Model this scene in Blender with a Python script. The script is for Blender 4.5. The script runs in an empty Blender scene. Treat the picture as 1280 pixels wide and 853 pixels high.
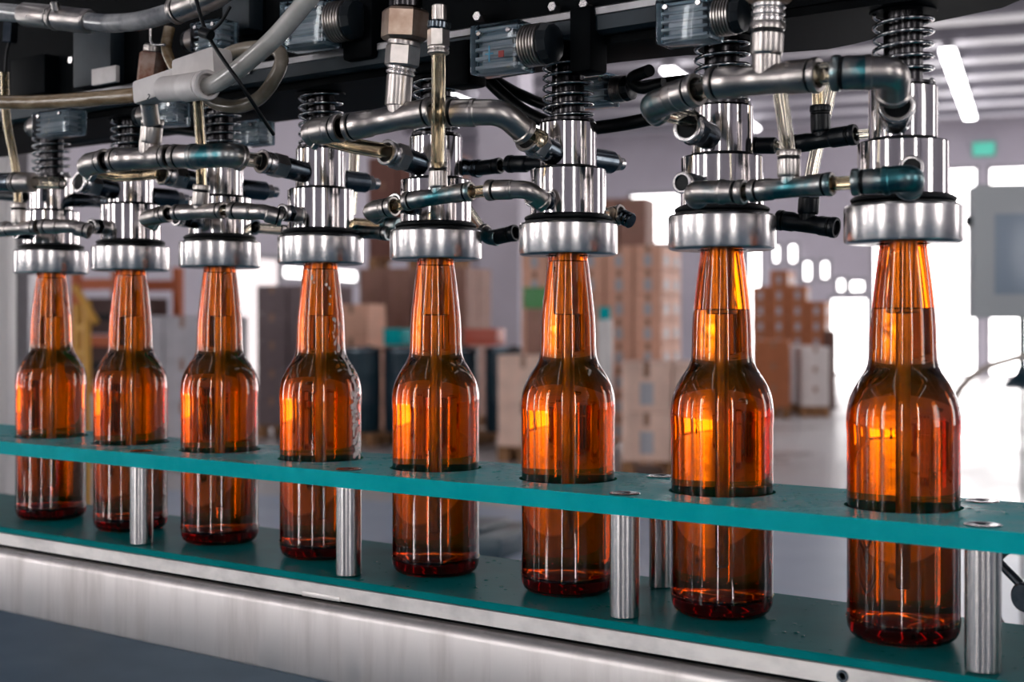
import bpy, bmesh, math, random
from math import sin, cos, pi, sqrt
from mathutils import Vector, Matrix
random.seed(7)
col = bpy.context.scene.collection
V = Vector

# ------------------------------------------------------------------ measurements
# world: the bottle rail runs along X, z = 0 is the top of the lower plate
FPX = 1700.0
CAM = V((.2734, -.7298, .1735))
FW = V((-.596, .803, 0)); FW.normalize()
RT = V((.803, .596, 0)); RT.normalize()
FLOOR = -1.10
S = .1115                                   # bottle pitch

def U(px, py, Y):
    """point of the photograph at depth plane y = Y"""
    a = (px-640)/FPX; b = (404-py)/FPX
    Z = (Y-CAM.y)/(FW.y+RT.y*a)
    return V((CAM.x+Z*(FW.x+RT.x*a), Y, CAM.z+Z*b))

# ------------------------------------------------------------------ materials
def nt(name):
    m = bpy.data.materials.new(name); m.use_nodes = True
    t = m.node_tree; b = t.nodes['Principled BSDF']
    return m, t, b
def noise(t, scale, detail=3, rough=.6, stretch=None, obj=True):
    tc = t.nodes.new('ShaderNodeTexCoord'); mp = t.nodes.new('ShaderNodeMapping')
    if stretch: mp.inputs['Scale'].default_value = stretch
    n = t.nodes.new('ShaderNodeTexNoise'); n.inputs['Scale'].default_value = scale
    n.inputs['Detail'].default_value = detail; n.inputs['Roughness'].default_value = rough
    t.links.new(tc.outputs['Object' if obj else 'Generated'], mp.inputs[0]); t.links.new(mp.outputs[0], n.inputs['Vector'])
    return n
def ramp(t, src, stops):
    r = t.nodes.new('ShaderNodeValToRGB'); e = r.color_ramp.elements
    while len(e) < len(stops): e.new(.5)
    for k, (p, c) in enumerate(stops):
        e[k].position = p; e[k].color = (*c, 1) if len(c) == 3 else c
    t.links.new(src, r.inputs[0]); return r
def bump(t, b, src, strength=.2, dist=.001):
    k = t.nodes.new('ShaderNodeBump'); k.inputs['Strength'].default_value = strength; k.inputs['Distance'].default_value = dist
    t.links.new(src, k.inputs['Height']); t.links.new(k.outputs[0], b.inputs['Normal'])
def metal(name, c, rough, c2=None, sc=60, lo=.45, hi=.62, bmp=.1, stretch=None, met=1.0, rvar=.02):
    m, t, b = nt(name)
    b.inputs['Metallic'].default_value = met
    b.inputs['Base Color'].default_value = (*c, 1)
    n = noise(t, sc, 4, .6, stretch)
    if c2:
        r = ramp(t, n.outputs[0], [(lo, c), (hi, c2)]); t.links.new(r.outputs[0], b.inputs['Base Color'])
    rr = ramp(t, n.outputs[0], [(.3, (max(.02, rough-rvar),)*3), (.7, (rough+rvar,)*3)])
    t.links.new(rr.outputs[0], b.inputs['Roughness'])
    if bmp: bump(t, b, n.outputs[0], bmp)
    return m
def plain(name, c, rough=.5, spec=.5, c2=None, sc=8, lo=.4, hi=.6, bmp=0, stretch=None):
    m, t, b = nt(name)
    b.inputs['Base Color'].default_value = (*c, 1); b.inputs['Roughness'].default_value = rough
    b.inputs['Specular IOR Level'].default_value = spec
    if c2 or bmp:
        n = noise(t, sc, 4, .6, stretch)
        if c2:
            r = ramp(t, n.outputs[0], [(lo, c), (hi, c2)]); t.links.new(r.outputs[0], b.inputs['Base Color'])
        if bmp: bump(t, b, n.outputs[0], bmp, .002)
    return m
def emit(name, c, s):
    m, t, b = nt(name)
    b.inputs['Base Color'].default_value = (*c, 1)
    b.inputs['Emission Color'].default_value = (*c, 1); b.inputs['Emission Strength'].default_value = s
    return m
def clear(name, c, ior, rough, dens=None):
    m = bpy.data.materials.new(name); m.use_nodes = True; t = m.node_tree
    t.nodes.clear()
    o = t.nodes.new('ShaderNodeOutputMaterial'); g = t.nodes.new('ShaderNodeBsdfGlass')
    g.inputs['IOR'].default_value = ior; g.inputs['Roughness'].default_value = rough; g.inputs['Color'].default_value = (*c, 1)
    t.links.new(g.outputs[0], o.inputs['Surface'])
    if dens:
        v = t.nodes.new('ShaderNodeVolumeAbsorption'); v.inputs['Color'].default_value = (*dens[0], 1); v.inputs['Density'].default_value = dens[1]
        t.links.new(v.outputs[0], o.inputs['Volume'])
    return m, t, g

M = {}
M['chrome'] = metal('polished_steel', (.74, .70, .69), .10, sc=45, bmp=.025, stretch=(1, 1, .25))
M['collar'] = metal('turned_steel', (.76, .72, .71), .24, (.68, .64, .63), 70, .4, .65, .10, (1, 1, .08))
M['fitting'] = metal('nickel_fitting', (.55, .50, .47), .29, (.38, .35, .33), 55, .42, .68, .02)
M['fitting_teal'] = metal('teal_spattered_nickel', (.50, .455, .43), .30, (.05, .185, .21), 26, .46, .60, .03)
M['darkfit'] = metal('dark_steel', (.13, .15, .17), .2, (.07, .09, .11), 60, .4, .6, .02)
M['spring'] = metal('spring_steel', (.42, .42, .43), .2, (.22, .22, .23), 120, .4, .7, .04)
M['rod'] = metal('dark_rod', (.06, .057, .06), .22, sc=70)
M['brass'] = metal('tarnished_brass', (.50, .38, .30), .36, (.36, .24, .18), 60, .4, .65, .04)
M['rust'] = metal('rusty_steel', (.22, .08, .04), .6, (.42, .3, .25), 70, .42, .62, .3, met=.4)
M['post'] = metal('brushed_post', (.60, .57, .56), .24, (.54, .51, .50), 70, .4, .7, .01, (1, 1, .06))
M['skirt'] = metal('brushed_stainless', (.76, .705, .685), .47, (.58, .53, .51), 48, .45, .72, .05, (1.0, 1, .13), rvar=.06)
M['strip'] = metal('stainless_strip', (.78, .73, .70), .40, (.5, .47, .46), 40, .45, .75, .15, (.6, 1, 1))
M['black'] = plain('black_paint', (.0008, .0012, .0017), .5, .03, (.002, .003, .004), 14, bmp=.1)
M['rubber'] = plain('black_rubber', (.003, .004, .005), .4, .2)
M['blackfit'] = plain('black_plastic', (.006, .009, .012), .3, .35, bmp=.1, sc=80)
M['bluesteel'] = metal('painted_beam', (.010, .020, .028), .5, (.005, .011, .017), 20, met=.3)
M['beamedge'] = metal('machined_edge', (.30, .29, .30), .42, (.18, .175, .185), 30, .4, .7, .1)
M['white'] = plain('white_plastic', (.74, .69, .67), .38, .4, (.62, .57, .55), 30)
M['bush'] = plain('grey_bushing', (.03, .035, .04), .3)

# amber glass
M['amber'], t, g = clear('amber_glass', (1, 1, 1), 1.51, 0.0, ((.958, .74, .0), 1450))
n = noise(t, 26, 2, .5, (1, 1, .5)); k = t.nodes.new('ShaderNodeBump'); k.inputs['Strength'].default_value = .12; k.inputs['Distance'].default_value = .001
t.links.new(n.outputs[0], k.inputs['Height']); t.links.new(k.outputs[0], g.inputs['Normal'])
M['beer'], t, g = clear('beer', (1, 1, 1), 1.335, 0.0, ((1, .88, .55), 22))
M['frost'] = plain('torn_label_residue', (.80, .75, .72), .35, .5, (.55, .50, .48), 160, .45, .6, .4)
def tubemat(name, c, rough=.06):
    m, t, g = clear(name, c, 1.42, rough); return m
M['cleartube'] = tubemat('clear_hose', (.93, .91, .86))
M['ambertube'] = tubemat('yellowed_hose', (.93, .88, .78), .12)
M['brownhose'] = plain('brown_stained_hose', (.14, .085, .035), .2, .6, (.30, .21, .12), 40, .35, .65, .3, (1, 1, 4))
M['greyhose'] = plain('grey_hose', (.34, .34, .345), .12, .6, (.12, .125, .14), 26, bmp=.2)
M['milkhose'] = plain('milky_hose', (.56, .54, .51), .14, .7, (.40, .38, .35), 22)
m, t, g = clear('acrylic_block', (.80, .88, .92), 1.40, .16); M['acrylic'] = m; g.inputs['Color'].default_value = (.93, .97, 1, 1); g.inputs['Roughness'].default_value = .07
M['core'] = plain('valve_core', (.16, .24, .29), .3, .5, (.62, .66, .68), 50, .42, .58, .1, (.15, .15, 3))

# teal polyethylene, wet on top
m, t, b = nt('teal_guide'); M['teal'] = m
n = noise(t, 24, 5, .65); r = ramp(t, n.outputs[0], [(.38, (0.0, .40, .43)), (.72, (.006, .48, .51))])
t.links.new(r.outputs[0], b.inputs['Base Color'])
r2 = ramp(t, n.outputs[0], [(.35, (.20,)*3), (.65, (.42,)*3)]); t.links.new(r2.outputs[0], b.inputs['Roughness'])
n2 = noise(t, 130, 3, .6); bump(t, b, n2.outputs[0], .16, .001)
b.inputs['IOR'].default_value = 1.15
M['tealgloss'] = plain('wet_teal_plate', (0.0, .19, .20), .28, .25, (.003, .235, .245), 16, .38, .7, .08); b.inputs['Specular IOR Level'].default_value = .18; M['tealgloss'].node_tree.nodes['Principled BSDF'].inputs['Specular IOR Level'].default_value = .14; M['tealgloss'].node_tree.nodes['Principled BSDF'].inputs['IOR'].default_value = 1.15

# ------------------------------------------------------------------ mesh builder
def basis(a):
    a = a.normalized(); h = V((0, 0, 1)) if abs(a.z) < .9 else V((1, 0, 0))
    u = a.cross(h).normalized(); return u, a.cross(u).normalized(), a
class MB:
    def __init__(s): s.v = []; s.f = []
    def lathe(s, prof, o=V((0, 0, 0)), ax=V((0, 0, 1)), seg=40, loop=False):
        """prof: (radius, distance along the axis)"""
        u, w, a = basis(ax); rings = []
        for r, d in prof:
            c = o+a*d
            if r < 1e-6: s.v.append(c); rings.append([len(s.v)-1])
            else:
                st = len(s.v)
                for k in range(seg):
                    an = 2*pi*k/seg; s.v.append(c+u*(r*cos(an))+w*(r*sin(an)))
                rings.append(list(range(st, st+seg)))
        pr = list(zip(rings, rings[1:]))
        if loop: pr.append((rings[-1], rings[0]))
        for A, B in pr:
            if len(A) == 1 and len(B) == 1: continue
            for k in range(seg):
                j = (k+1) % seg
                if len(A) == 1: s.f.append((A[0], B[j], B[k]))
                elif len(B) == 1: s.f.append((A[k], A[j], B[0]))
                else: s.f.append((A[k], A[j], B[j], B[k]))
        return s
    def cyl(s, p, q, r, seg=28, ch=.08):
        L = (q-p).length; c = min(r*ch*2, L*.2)
        return s.lathe([(0, 0), (r-c, 0), (r, c), (r, L-c), (r-c, L), (0, L)], p, q-p, seg)
    def sleeve(s, p, q, r, seg=32):
        L = (q-p).length; e = min(.0022, L*.12); dp = min(.005, L*.5)
        return s.lathe([(0, 0), (r*.86, 0), (r*.95, e*.3), (r, e*.9), (r, L-e*3.0), (r*.88, L-e*2.7), (r*.88, L-e*2.1), (r*1.05, L-e*1.8), (r*1.07, L-e*.5), (r*1.0, L), (r*.80, L), (r*.76, L-e*.5), (r*.74, L-dp), (0, L-dp)], p, q-p, seg)
    def body(s, p, q, r, seg=32):
        L = (q-p).length; e = min(.0016, L*.06); c = L*.27
        return s.lathe([(0, e*1.5), (r*.74, e*1.5), (r*.76, 0), (r*.98, 0), (r*1.06, e*.6), (r*1.06, e*2), (r*.90, e*2.4), (r*.90, e*3), (r, e*3.4), (r, c), (r*.91, c+e*.7), (r*.91, L-c-e*.7), (r, L-c), (r, L-e*3.4), (r*.90, L-e*3), (r*.90, L-e*2.4), (r*1.06, L-e*2), (r*1.06, L-e*.6), (r*.98, L), (r*.76, L), (r*.74, L-e*1.5), (0, L-e*1.5)], p, q-p, seg)
    def hexn(s, p, q, r):
        L = (q-p).length; c = min(r*.12, L*.2)
        return s.lathe([(0, 0), (r-c, 0), (r, c), (r, L-c), (r-c, L), (0, L)], p, q-p, 6)
    def ribs(s, p, q, r, n, depth=.1, seg=36):
        L = (q-p).length; pr = [(0, 0)]
        for k in range(n):
            a, b2 = L*k/n, L*(k+1)/n; w = b2-a
            pr += [(r*(1-depth), a), (r, a+w*.25), (r, a+w*.7), (r*(1-depth), a+w*.9)]
        pr.append((0, L)); return s.lathe(pr, p, q-p, seg)
    def tube(s, pts, rad, seg=16, caps=True, hollow=0):
        n = len(pts); rr = rad if isinstance(rad, (list, tuple)) else [rad]*n
        T = [(pts[min(i+1, n-1)]-pts[max(i-1, 0)]).normalized() for i in range(n)]
        u = basis(T[0])[0]; loops = []
        for i in range(n):
            u = (u-T[i]*u.dot(T[i])).normalized(); w = T[i].cross(u); st = len(s.v)
            for k in range(seg):
                an = 2*pi*k/seg; s.v.append(pts[i]+u*(rr[i]*cos(an))+w*(rr[i]*sin(an)))
            loops.append(st)
        for i in range(n-1):
            for k in range(seg):
                j = (k+1) % seg; s.f.append((loops[i]+k, loops[i]+j, loops[i+1]+j, loops[i+1]+k))
        if caps:
            s.f.append(tuple(loops[0]+k for k in range(seg))[::-1]); s.f.append(tuple(loops[-1]+k for k in range(seg)))
        if hollow:
            m2 = MB().tube(pts, [x*hollow for x in rr], seg, False); o = len(s.v)
            if caps: del s.f[-2:]
            s.v += m2.v; s.f += [tuple(o+i for i in f)[::-1] for f in m2.f]
            for L0, fl in ((0, 0), (loops[-1], 1)):
                for k in range(seg):
                    j = (k+1) % seg; q = (L0+k, L0+j, o+L0+j, o+L0+k); s.f.append(q if fl else q[::-1])
        return s
    def box(s, lo, hi, bev=0, mat=None, segs=2):
        bm = bmesh.new(); bmesh.ops.create_cube(bm, size=1)
        lo, hi = V(lo), V(hi)
        for v in bm.verts: v.co = V(((lo[i]+hi[i])/2+v.co[i]*(hi[i]-lo[i]) for i in range(3)))
        if bev: bmesh.ops.bevel(bm, geom=bm.edges[:], offset=bev, segments=segs, profile=.6, affect='EDGES')
        bm.verts.index_update(); o = len(s.v)
        for v in bm.verts: s.v.append(mat @ v.co if mat else v.co.copy())
        for f in bm.faces: s.f.append(tuple(o+v.index for v in f.verts))
        bm.free(); return s
    def prism(s, poly, z0, z1):
        """poly: (x, y) outline extruded in z"""
        n = len(poly); o = len(s.v)
        for z in (z0, z1):
            for x, y in poly: s.v.append(V((x, y, z)))
        s.f.append(tuple(range(o, o+n))[::-1]); s.f.append(tuple(range(o+n, o+2*n)))
        for k in range(n): j = (k+1) % n; s.f.append((o+k, o+j, o+n+j, o+n+k))
        return s
    def extrude_x(s, poly, x0, x1, nseg=1):
        """poly: (y, z) outline extruded along x"""
        n = len(poly); o = len(s.v)
        for i in range(nseg+1):
            x = x0+(x1-x0)*i/nseg
            for y, z in poly: s.v.append(V((x, y, z)))
        s.f.append(tuple(range(o, o+n))[::-1]); s.f.append(tuple(range(o+nseg*n, o+nseg*n+n)))
        for i in range(nseg):
            for k in range(n): j = (k+1) % n; a = o+i*n; s.f.append((a+k, a+j, a+n+j, a+n+k))
        return s
    def blob(s, c, r, sx=1, seg=20):
        pr = [(r*sin(pi*k/10), -r*cos(pi*k/10)) for k in range(11)]
        return s.lathe(pr, c, V((0, 0, 1)), seg)
    def build(s, name, mat, parent=None, off=None, smooth=35, rec=True):
        me = bpy.data.meshes.new(name); off = off or V((0, 0, 0))
        me.from_pydata([tuple(v-off) for v in s.v], [], s.f)
        if rec:
            bm = bmesh.new(); bm.from_mesh(me); bmesh.ops.recalc_face_normals(bm, faces=bm.faces[:]); bm.to_mesh(me); bm.free()
        if smooth:
            for p in me.polygons: p.use_smooth = True
            me.set_sharp_from_angle(angle=math.radians(smooth))
        me.materials.append(M[mat] if isinstance(mat, str) else mat)
        o = bpy.data.objects.new(name, me); col.objects.link(o)
        if parent: o.parent = parent
        return o

def tag(o, label=None, cat=None, group=None, kind=None):
    if label: o['label'] = label
    if cat: o['category'] = cat
    if group: o['group'] = group
    if kind: o['kind'] = kind
    return o
def empty(name, loc, label=None, cat=None, group=None, rz=0):
    o = bpy.data.objects.new(name, None); col.objects.link(o)
    o.location = loc; o.rotation_euler.z = rz; o.empty_display_size = .01
    return tag(o, label, cat, group)
def copy_tree(o, parent=None):
    c = o.copy(); col.objects.link(c)
    if parent: c.parent = parent
    for ch in [x for x in bpy.data.objects if x.parent == o]: copy_tree(ch, c)
    return c
def fillet(pts, r, n=8):
    """round the inner corners of a polyline"""
    out = [pts[0]]
    for a, b, c in zip(pts, pts[1:], pts[2:]):
        d1, d2 = (a-b), (c-b); q = min(r, d1.length*.48, d2.length*.48)
        p1, p2 = b+d1.normalized()*q, b+d2.normalized()*q
        for k in range(n+1):
            tt = k/n; out.append(p1*(1-tt)**2+b*2*tt*(1-tt)+p2*tt*tt)
    out.append(pts[-1]); return out
def smoothpath(pts, n=10):
    """Catmull-Rom through the points"""
    P = [pts[0]*2-pts[1]]+pts+[pts[-1]*2-pts[-2]]; out = []
    for i in range(1, len(P)-2):
        for k in range(n):
            t = k/n; a, b, c, d = P[i-1:i+3]
            out.append(.5*((2*b)+(c-a)*t+(2*a-5*b+4*c-d)*t*t+(3*b-a-3*c+d)*t**3))
    out.append(pts[-1]); return out

# ------------------------------------------------------------------ bottles
OUT = [(0, .0022), (.012, .0016), (.020, .0004), (.0235, 0), (.0262, .0006), (.0285, .0026), (.0300, .0060), (.0305, .0105), (.0302, .0135), (.0302, .112),
       (.0305, .1150), (.03055, .1190), (.0303, .1235), (.0297, .1280), (.0284, .1325), (.0266, .1366), (.0244, .1405), (.0222, .1438), (.0203, .1468), (.0190, .1500),
       (.0183, .1535), (.0180, .1590), (.01775, .1700), (.0171, .1800), (.0160, .1900), (.0148, .2000), (.0136, .2090), (.0127, .2160), (.0125, .2210), (.0134, .2230), (.0134, .2290), (.0126, .2300)]
INN = [(.0105, .2300), (.0100, .2270), (.0102, .2160), (.0112, .2090), (.0124, .2000), (.0136, .1900), (.0147, .1800), (.01545, .1700), (.0157, .1590),
       (.0160, .1535), (.0168, .1500), (.0182, .1468), (.0200, .1438), (.0221, .1405), (.0242, .1366), (.0259, .1325), (.0271, .1280), (.0276, .1235), (.0279, .119),
       (.0277, .112), (.0276, .016), (.0270, .0135), (.0252, .0105), (.0220, .0095), (.012, .0115), (0, .0135)]
def beer_mesh(level):
    """liquid column, reaching a hair into the glass wall"""
    pr = [(0, .0127)]; src = [p for p in INN[::-1] if p[0] > 0]
    last = None
    for r, z in src:
        if z > level: break
        pr.append((r+.0005, z-.0008 if z < .0137 else z)); last = (r, z)
    r1 = next((p for p in src if p[1] > level), (last[0], level))
    f = (level-last[1])/max(1e-6, r1[1]-last[1]); rl = last[0]+(r1[0]-last[0])*f
    pr += [(rl+.0005, level), (rl-.0012, level-.0007), (rl*.6, level-.0009), (0, level-.0009)]
    return MB().lathe(pr, seg=64)
def make_bottle(level):
    root = empty('beer_bottle', (0, 0, 0))
    b = MB().lathe(OUT+INN, seg=72)
    b.build('glass_body', 'amber', root, smooth=60)
    beer_mesh(level).build('beer', 'beer', root, smooth=60)
    # knurled heel: two rings of tiny raised dots moulded in the glass
    m = MB()
    for k in range(60):
        an = 2*pi*k/60
        for r, z in ((.0283, .0030), (.0304, .0118)):
            if random.random() < .8:
                m.blob(V((r*cos(an), r*sin(an), z)), .00042, seg=6)
    m.build('heel_dots', 'amber', root, smooth=60)
    return root
full = make_bottle(.2135); low = make_bottle(.1815)
BX = [(i-8)*S for i in range(1, 9)]
blab = ['full amber beer bottle farthest left, beside the pale machine panel',
        'full amber beer bottle second from the left, behind the first steel post',
        'full amber beer bottle third from the left, just before the one with label residue',
        'amber beer bottle with whitish torn label residue down its right side',
        'full amber beer bottle fifth from the left, right of the residue-streaked bottle',
        'full amber beer bottle sixth from the left with moulded mark high on its neck',
        'amber beer bottle second from the right with the beer line visible low in its neck',
        'largest and nearest amber beer bottle at the far right, beer line visible in its neck']
bottles = []
for i, x in enumerate(BX):
    src = low if i >= 6 else full
    o = src if i in (0, 6) else copy_tree(src)
    o.location = (x, 0, 0.0002); o.rotation_euler.z = .7*i
    tag(o, blab[i], 'bottle', 'amber beer bottles in the filling line'); bottles.append(o)

# whitish residue flakes on bottle 4 (angles are world angles, the bottle's turn is taken off)
def rad_at(z):
    for (r0, z0), (r1, z1) in zip(OUT[3:], OUT[4:]):
        if z0 <= z <= z1: return r0+(r1-r0)*(z-z0)/max(1e-9, z1-z0)
    return .03
def flake(m, an, z, w, h):
    st = len(m.v); n = 9; pts = []
    for k in range(n):
        a = 2*pi*k/n; q = random.uniform(.55, 1.15)
        zz = z+h*q*sin(a); r = rad_at(zz)
        pts.append((an+w*q*cos(a)/r, zz, r))
    r = rad_at(z)+.0006; m.v.append(V((r*cos(an), r*sin(an), z)))
    for a, zz, r in pts: m.v.append(V(((r+.0003)*cos(a), (r+.0003)*sin(a), zz)))
    for a, zz, r in pts: m.v.append(V(((r-.0002)*cos(a), (r-.0002)*sin(a), zz)))
    for k in range(n):
        j = (k+1) % n; m.f.append((st, st+1+k, st+1+j)); m.f.append((st+1+k, st+1+n+k, st+1+n+j, st+1+j))
b4 = bottles[3]; rot4 = .7*3
m = MB()
A0 = math.atan2(-.803, .596)                     # direction from the rail towards the camera
A0 = math.atan2(CAM.y, CAM.x-BX[3])
def ang(fr): return A0+math.asin(max(-1, min(1, fr)))-rot4   # fr: -1 left edge .. 1 right edge as seen
for fr, z, w, h in ((-.45, .207, .0014, .0026), (-.35, .203, .0011, .0014), (.28, .2015, .0017, .0014), (.42, .199, .0009, .0016), (.45, .193, .0008, .001), (.4, .187, .0007, .0014), (.62, .176, .001, .0012)):
    flake(m, ang(fr), z, w, h)
for k in range(16): 
    z = .176-.026*k/16; flake(m, ang(.60+random.uniform(-.1, .2)), z, random.uniform(.0006, .0013), random.uniform(.001, .0022))
for k in range(24):
    z = .152-.03*k/24; flake(m, ang(.86+random.uniform(-.07, .08)), z, random.uniform(.0009, .0018), random.uniform(.0012, .0026))
for k in range(58):
    z = .124-.051*k/58; flake(m, ang(.87+random.uniform(-.12, .09)), z, random.uniform(.0010, .0030), random.uniform(.0012, .003))
o = m.build('label_residue', 'frost', b4); tag(o, 'whitish flaky residue')
# small moulded mark on the neck of bottle 6
def text_mesh(txt, size, depth):
    cu = bpy.data.curves.new('t', 'FONT'); cu.body = txt; cu.size = size; cu.extrude = depth; cu.align_x = 'CENTER'; cu.align_y = 'CENTER'
    o = bpy.data.objects.new('t', cu); col.objects.link(o)
    me = bpy.data.meshes.new_from_object(o.evaluated_get(bpy.context.evaluated_depsgraph_get()))
    bpy.data.objects.remove(o); return me
me = text_mesh('5', .0042, .0004)
A6 = math.atan2(CAM.y, CAM.x-BX[5])
a6 = A6-math.asin(.62); zz = .2075; r6 = rad_at(zz)
nrm = V((cos(a6), sin(a6), .12)).normalized(); up = (V((0, 0, 1))-nrm*nrm.z).normalized(); rt = up.cross(nrm)
mt = Matrix((rt, up, nrm)).transposed().to_4x4(); mt.translation = V((r6*cos(a6), r6*sin(a6), zz))+nrm*.0001
inv = Matrix.Rotation(-.7*5, 4, 'Z')
me.transform(inv @ mt); me.materials.clear(); me.materials.append(M['rubber'])
o = bpy.data.objects.new('neck_mark', me); col.objects.link(o); o.parent = bottles[5]; tag(o, 'small dark moulded digit')

# ------------------------------------------------------------------ guide plates, posts, rail
XL, XR = -1.9, .42
def plate_with_holes(y0, y1, z0, z1, holes, xl=XL, xr=XR):
    """rectangular plate with round through-holes: one ring section per hole, open bands between and at the ends"""
    m = MB(); holes = sorted(holes); N = 64; hw = .0425
    def band(a, b, ea=False, eb=False):
        if b-a < 1e-6: return
        o = len(m.v)
        for x in (a, b):
            for y, z in ((y0, z0), (y1, z0), (y1, z1), (y0, z1)): m.v.append(V((x, y, z)))
        for k in range(4): j = (k+1) % 4; m.f.append((o+k, o+j, o+4+j, o+4+k))
        if ea: m.f.append((o, o+1, o+2, o+3))
        if eb: m.f.append((o+4, o+5, o+6, o+7))
    pos = xl
    for n_, (hx, hy, hr) in enumerate(holes):
        a, b = hx-hw, hx+hw; band(pos, a, n_ == 0); pos = b
        out, inn = [], []
        for k in range(N):
            an = 2*pi*k/N; c, s_ = cos(an), sin(an)
            tx = ((b-hx)/c if c > 1e-9 else (a-hx)/c if c < -1e-9 else 9)
            ty = ((y1-hy)/s_ if s_ > 1e-9 else (y0-hy)/s_ if s_ < -1e-9 else 9)
            q = min(tx, ty); out.append((hx+c*q, hy+s_*q)); inn.append((hx+c*hr, hy+s_*hr))
        for cx, cy in ((a, y0), (b, y0), (a, y1), (b, y1)):
            k = min(range(N), key=lambda i: (out[i][0]-cx)**2+(out[i][1]-cy)**2); out[k] = (cx, cy)
        o = len(m.v)
        for z in (z0, z1):
            for x, y in out: m.v.append(V((x, y, z)))
            for x, y in inn: m.v.append(V((x, y, z)))
        for k in range(N):
            j = (k+1) % N
            m.f.append((o+2*N+k, o+2*N+j, o+3*N+j, o+3*N+k)); m.f.append((o+j, o+k, o+N+k, o+N+j))
            if abs(out[k][1]-out[j][1]) < 1e-7: m.f.append((o+k, o+j, o+2*N+j, o+2*N+k))
            m.f.append((o+N+j, o+N+k, o+3*N+k, o+3*N+j))
    band(pos, xr, False, True); return m
# remove inner walls between strips afterwards
def weld(o):
    bm = bmesh.new(); bm.from_mesh(o.data); bmesh.ops.remove_doubles(bm, verts=bm.verts[:], dist=1e-5)
    seen = {}
    for f in bm.faces: seen.setdefault(frozenset(v.index for v in f.verts), []).append(f)
    dead = [f for fs in seen.values() if len(fs) > 1 for f in fs]
    bmesh.ops.delete(bm, geom=dead, context='FACES_ONLY'); bmesh.ops.recalc_face_normals(bm, faces=bm.faces[:])
    bm.to_mesh(o.data); bm.free()
gp = empty('bottle_guide_plate', (0, 0, .067), 'long teal plastic plate pierced with round holes that hold the bottles upright', 'guide plate')
o = plate_with_holes(-.060, .0535, .0620, .0728, [(x, 0, .0318) for x in BX]).build('guide_board', 'teal', gp, V((0, 0, .067)), smooth=30); weld(o)
posts_front = [(-.5962, -.046), (-.3738, -.046), (-.1513, -.046), (.0580, -.046)]
posts_back = [(x-.029, .045) for x, _ in posts_front]+[(-.8476, .045)]
for x, y in posts_front+posts_back:
    if x > .2: continue
    mm = MB().lathe([(0, .0728), (.0028, .0728), (.0036, .0733), (.0088, .0734), (.0092, .0729), (.0092, .0722), (0, .0722)], V((x, y, 0)), seg=32)
    mm.build('bolt_cap', 'darkfit' if y < 0 or x < .02 else 'post', gp, V((0, 0, .067)))
# the second plate lies under the bottles
base = empty('bottle_base_plate', (0, 0, -.002), 'long wet dark teal plate the bottles and steel posts stand on', 'base plate')
m = MB().extrude_x([(-.060, -.0045), (-.060, -.0008), (-.0592, 0), (.0722, 0), (.073, -.0008), (.073, -.0045)], XL, XR, 60)
m.build('base_board', 'tealgloss', base, V((0, 0, -.002)), smooth=20)
rnd = random.Random(3)
def droplets(x0, x1, y0, y1, z, n, parent, off, name):
    m = MB()
    for k in range(n):
        x, y = rnd.uniform(x0, x1), rnd.uniform(y0, y1); r = rnd.choice([.0005, .0007, .001, .0014])*rnd.uniform(.7, 1.3)
        if min((x-b)**2+y*y for b in BX) < .034**2: continue
        m.lathe([(r, -.0001), (r*.95, r*.12), (r*.7, r*.3), (0, r*.42)], V((x, y, z)), seg=10)
    o = m.build(name, 'cleartube', parent, off, smooth=60); tag(o, 'clear water drops', kind='stuff'); return o
droplets(-.4, .2, -.058, .070, 0, 340, base, V((0, 0, -.002)), 'water_drops')
droplets(-.4, .2, -.058, .052, .0728, 240, gp, V((0, 0, .067)), 'water_drops')

plab = {0: 'front steel post standing before the second bottle from the left', 1: 'front steel post between the residue-streaked bottle and the fifth bottle',
        2: 'front steel post between the sixth and seventh bottles', 3: 'thick front steel post at the right edge beside the nearest bottle'}
qlab = {0: 'rear steel post hidden behind the second and third bottles', 1: 'rear steel post seen as a sliver beside the front post under the residue-streaked bottle',
        2: 'rear steel post reflecting amber, left of the seventh bottle', 3: 'rear steel post behind the nearest bottle', 4: 'rear steel post at the left edge beside the first bottle'}
for lst, lab in ((posts_front, plab), (posts_back, qlab)):
    for i, (x, y) in enumerate(lst):
        r = .0088 if y < 0 else .0075
        p = MB().lathe([(0, .0001), (r-.0008, .0001), (r, .001), (r, .0618), (0, .0618)], seg=44).build('support_post', 'post')
        p.location = (x, y, 0); tag(p, lab[i], 'post', 'steel posts between the two teal plates')
rail = empty('conveyor_rail', (0, 0, -.05), 'brushed stainless steel channel rail running under the teal base plate', 'rail')
oz = V((0, 0, -.05))
MB().extrude_x([(-.0612, -.0145), (-.0612, -.0052), (-.0605, -.0046), (.080, -.0046), (.080, -.0145)], XL, XR, 40).build('edge_strip', 'strip', rail, oz, smooth=25)
MB().extrude_x([(-.058, -.0170), (-.058, -.0145), (.075, -.0145), (.075, -.0170)], XL, XR, 1).build('shadow_gap', 'black', rail, oz, smooth=0)
pr = []
for k in range(9):
    a = pi/2*k/8; pr.append((-.0625-.0065*sin(a), -.0235+.0065*cos(a)))
pr = [(.082, -.0170)]+pr+[(-.0690, -.0665), (-.0684, -.0680), (-.0665, -.0690), (-.0620, -.0690), (-.0620, -.0670), (-.0665, -.0665), (-.0668, -.0250), (-.0630, -.0190), (.080, -.0190), (.080, -.068), (.082, -.068)]
MB().extrude_x(pr, XL, XR, 1).build('side_skirt', 'skirt', rail, oz, smooth=40)
s_ = U(1053, 851, -.0612)
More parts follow.
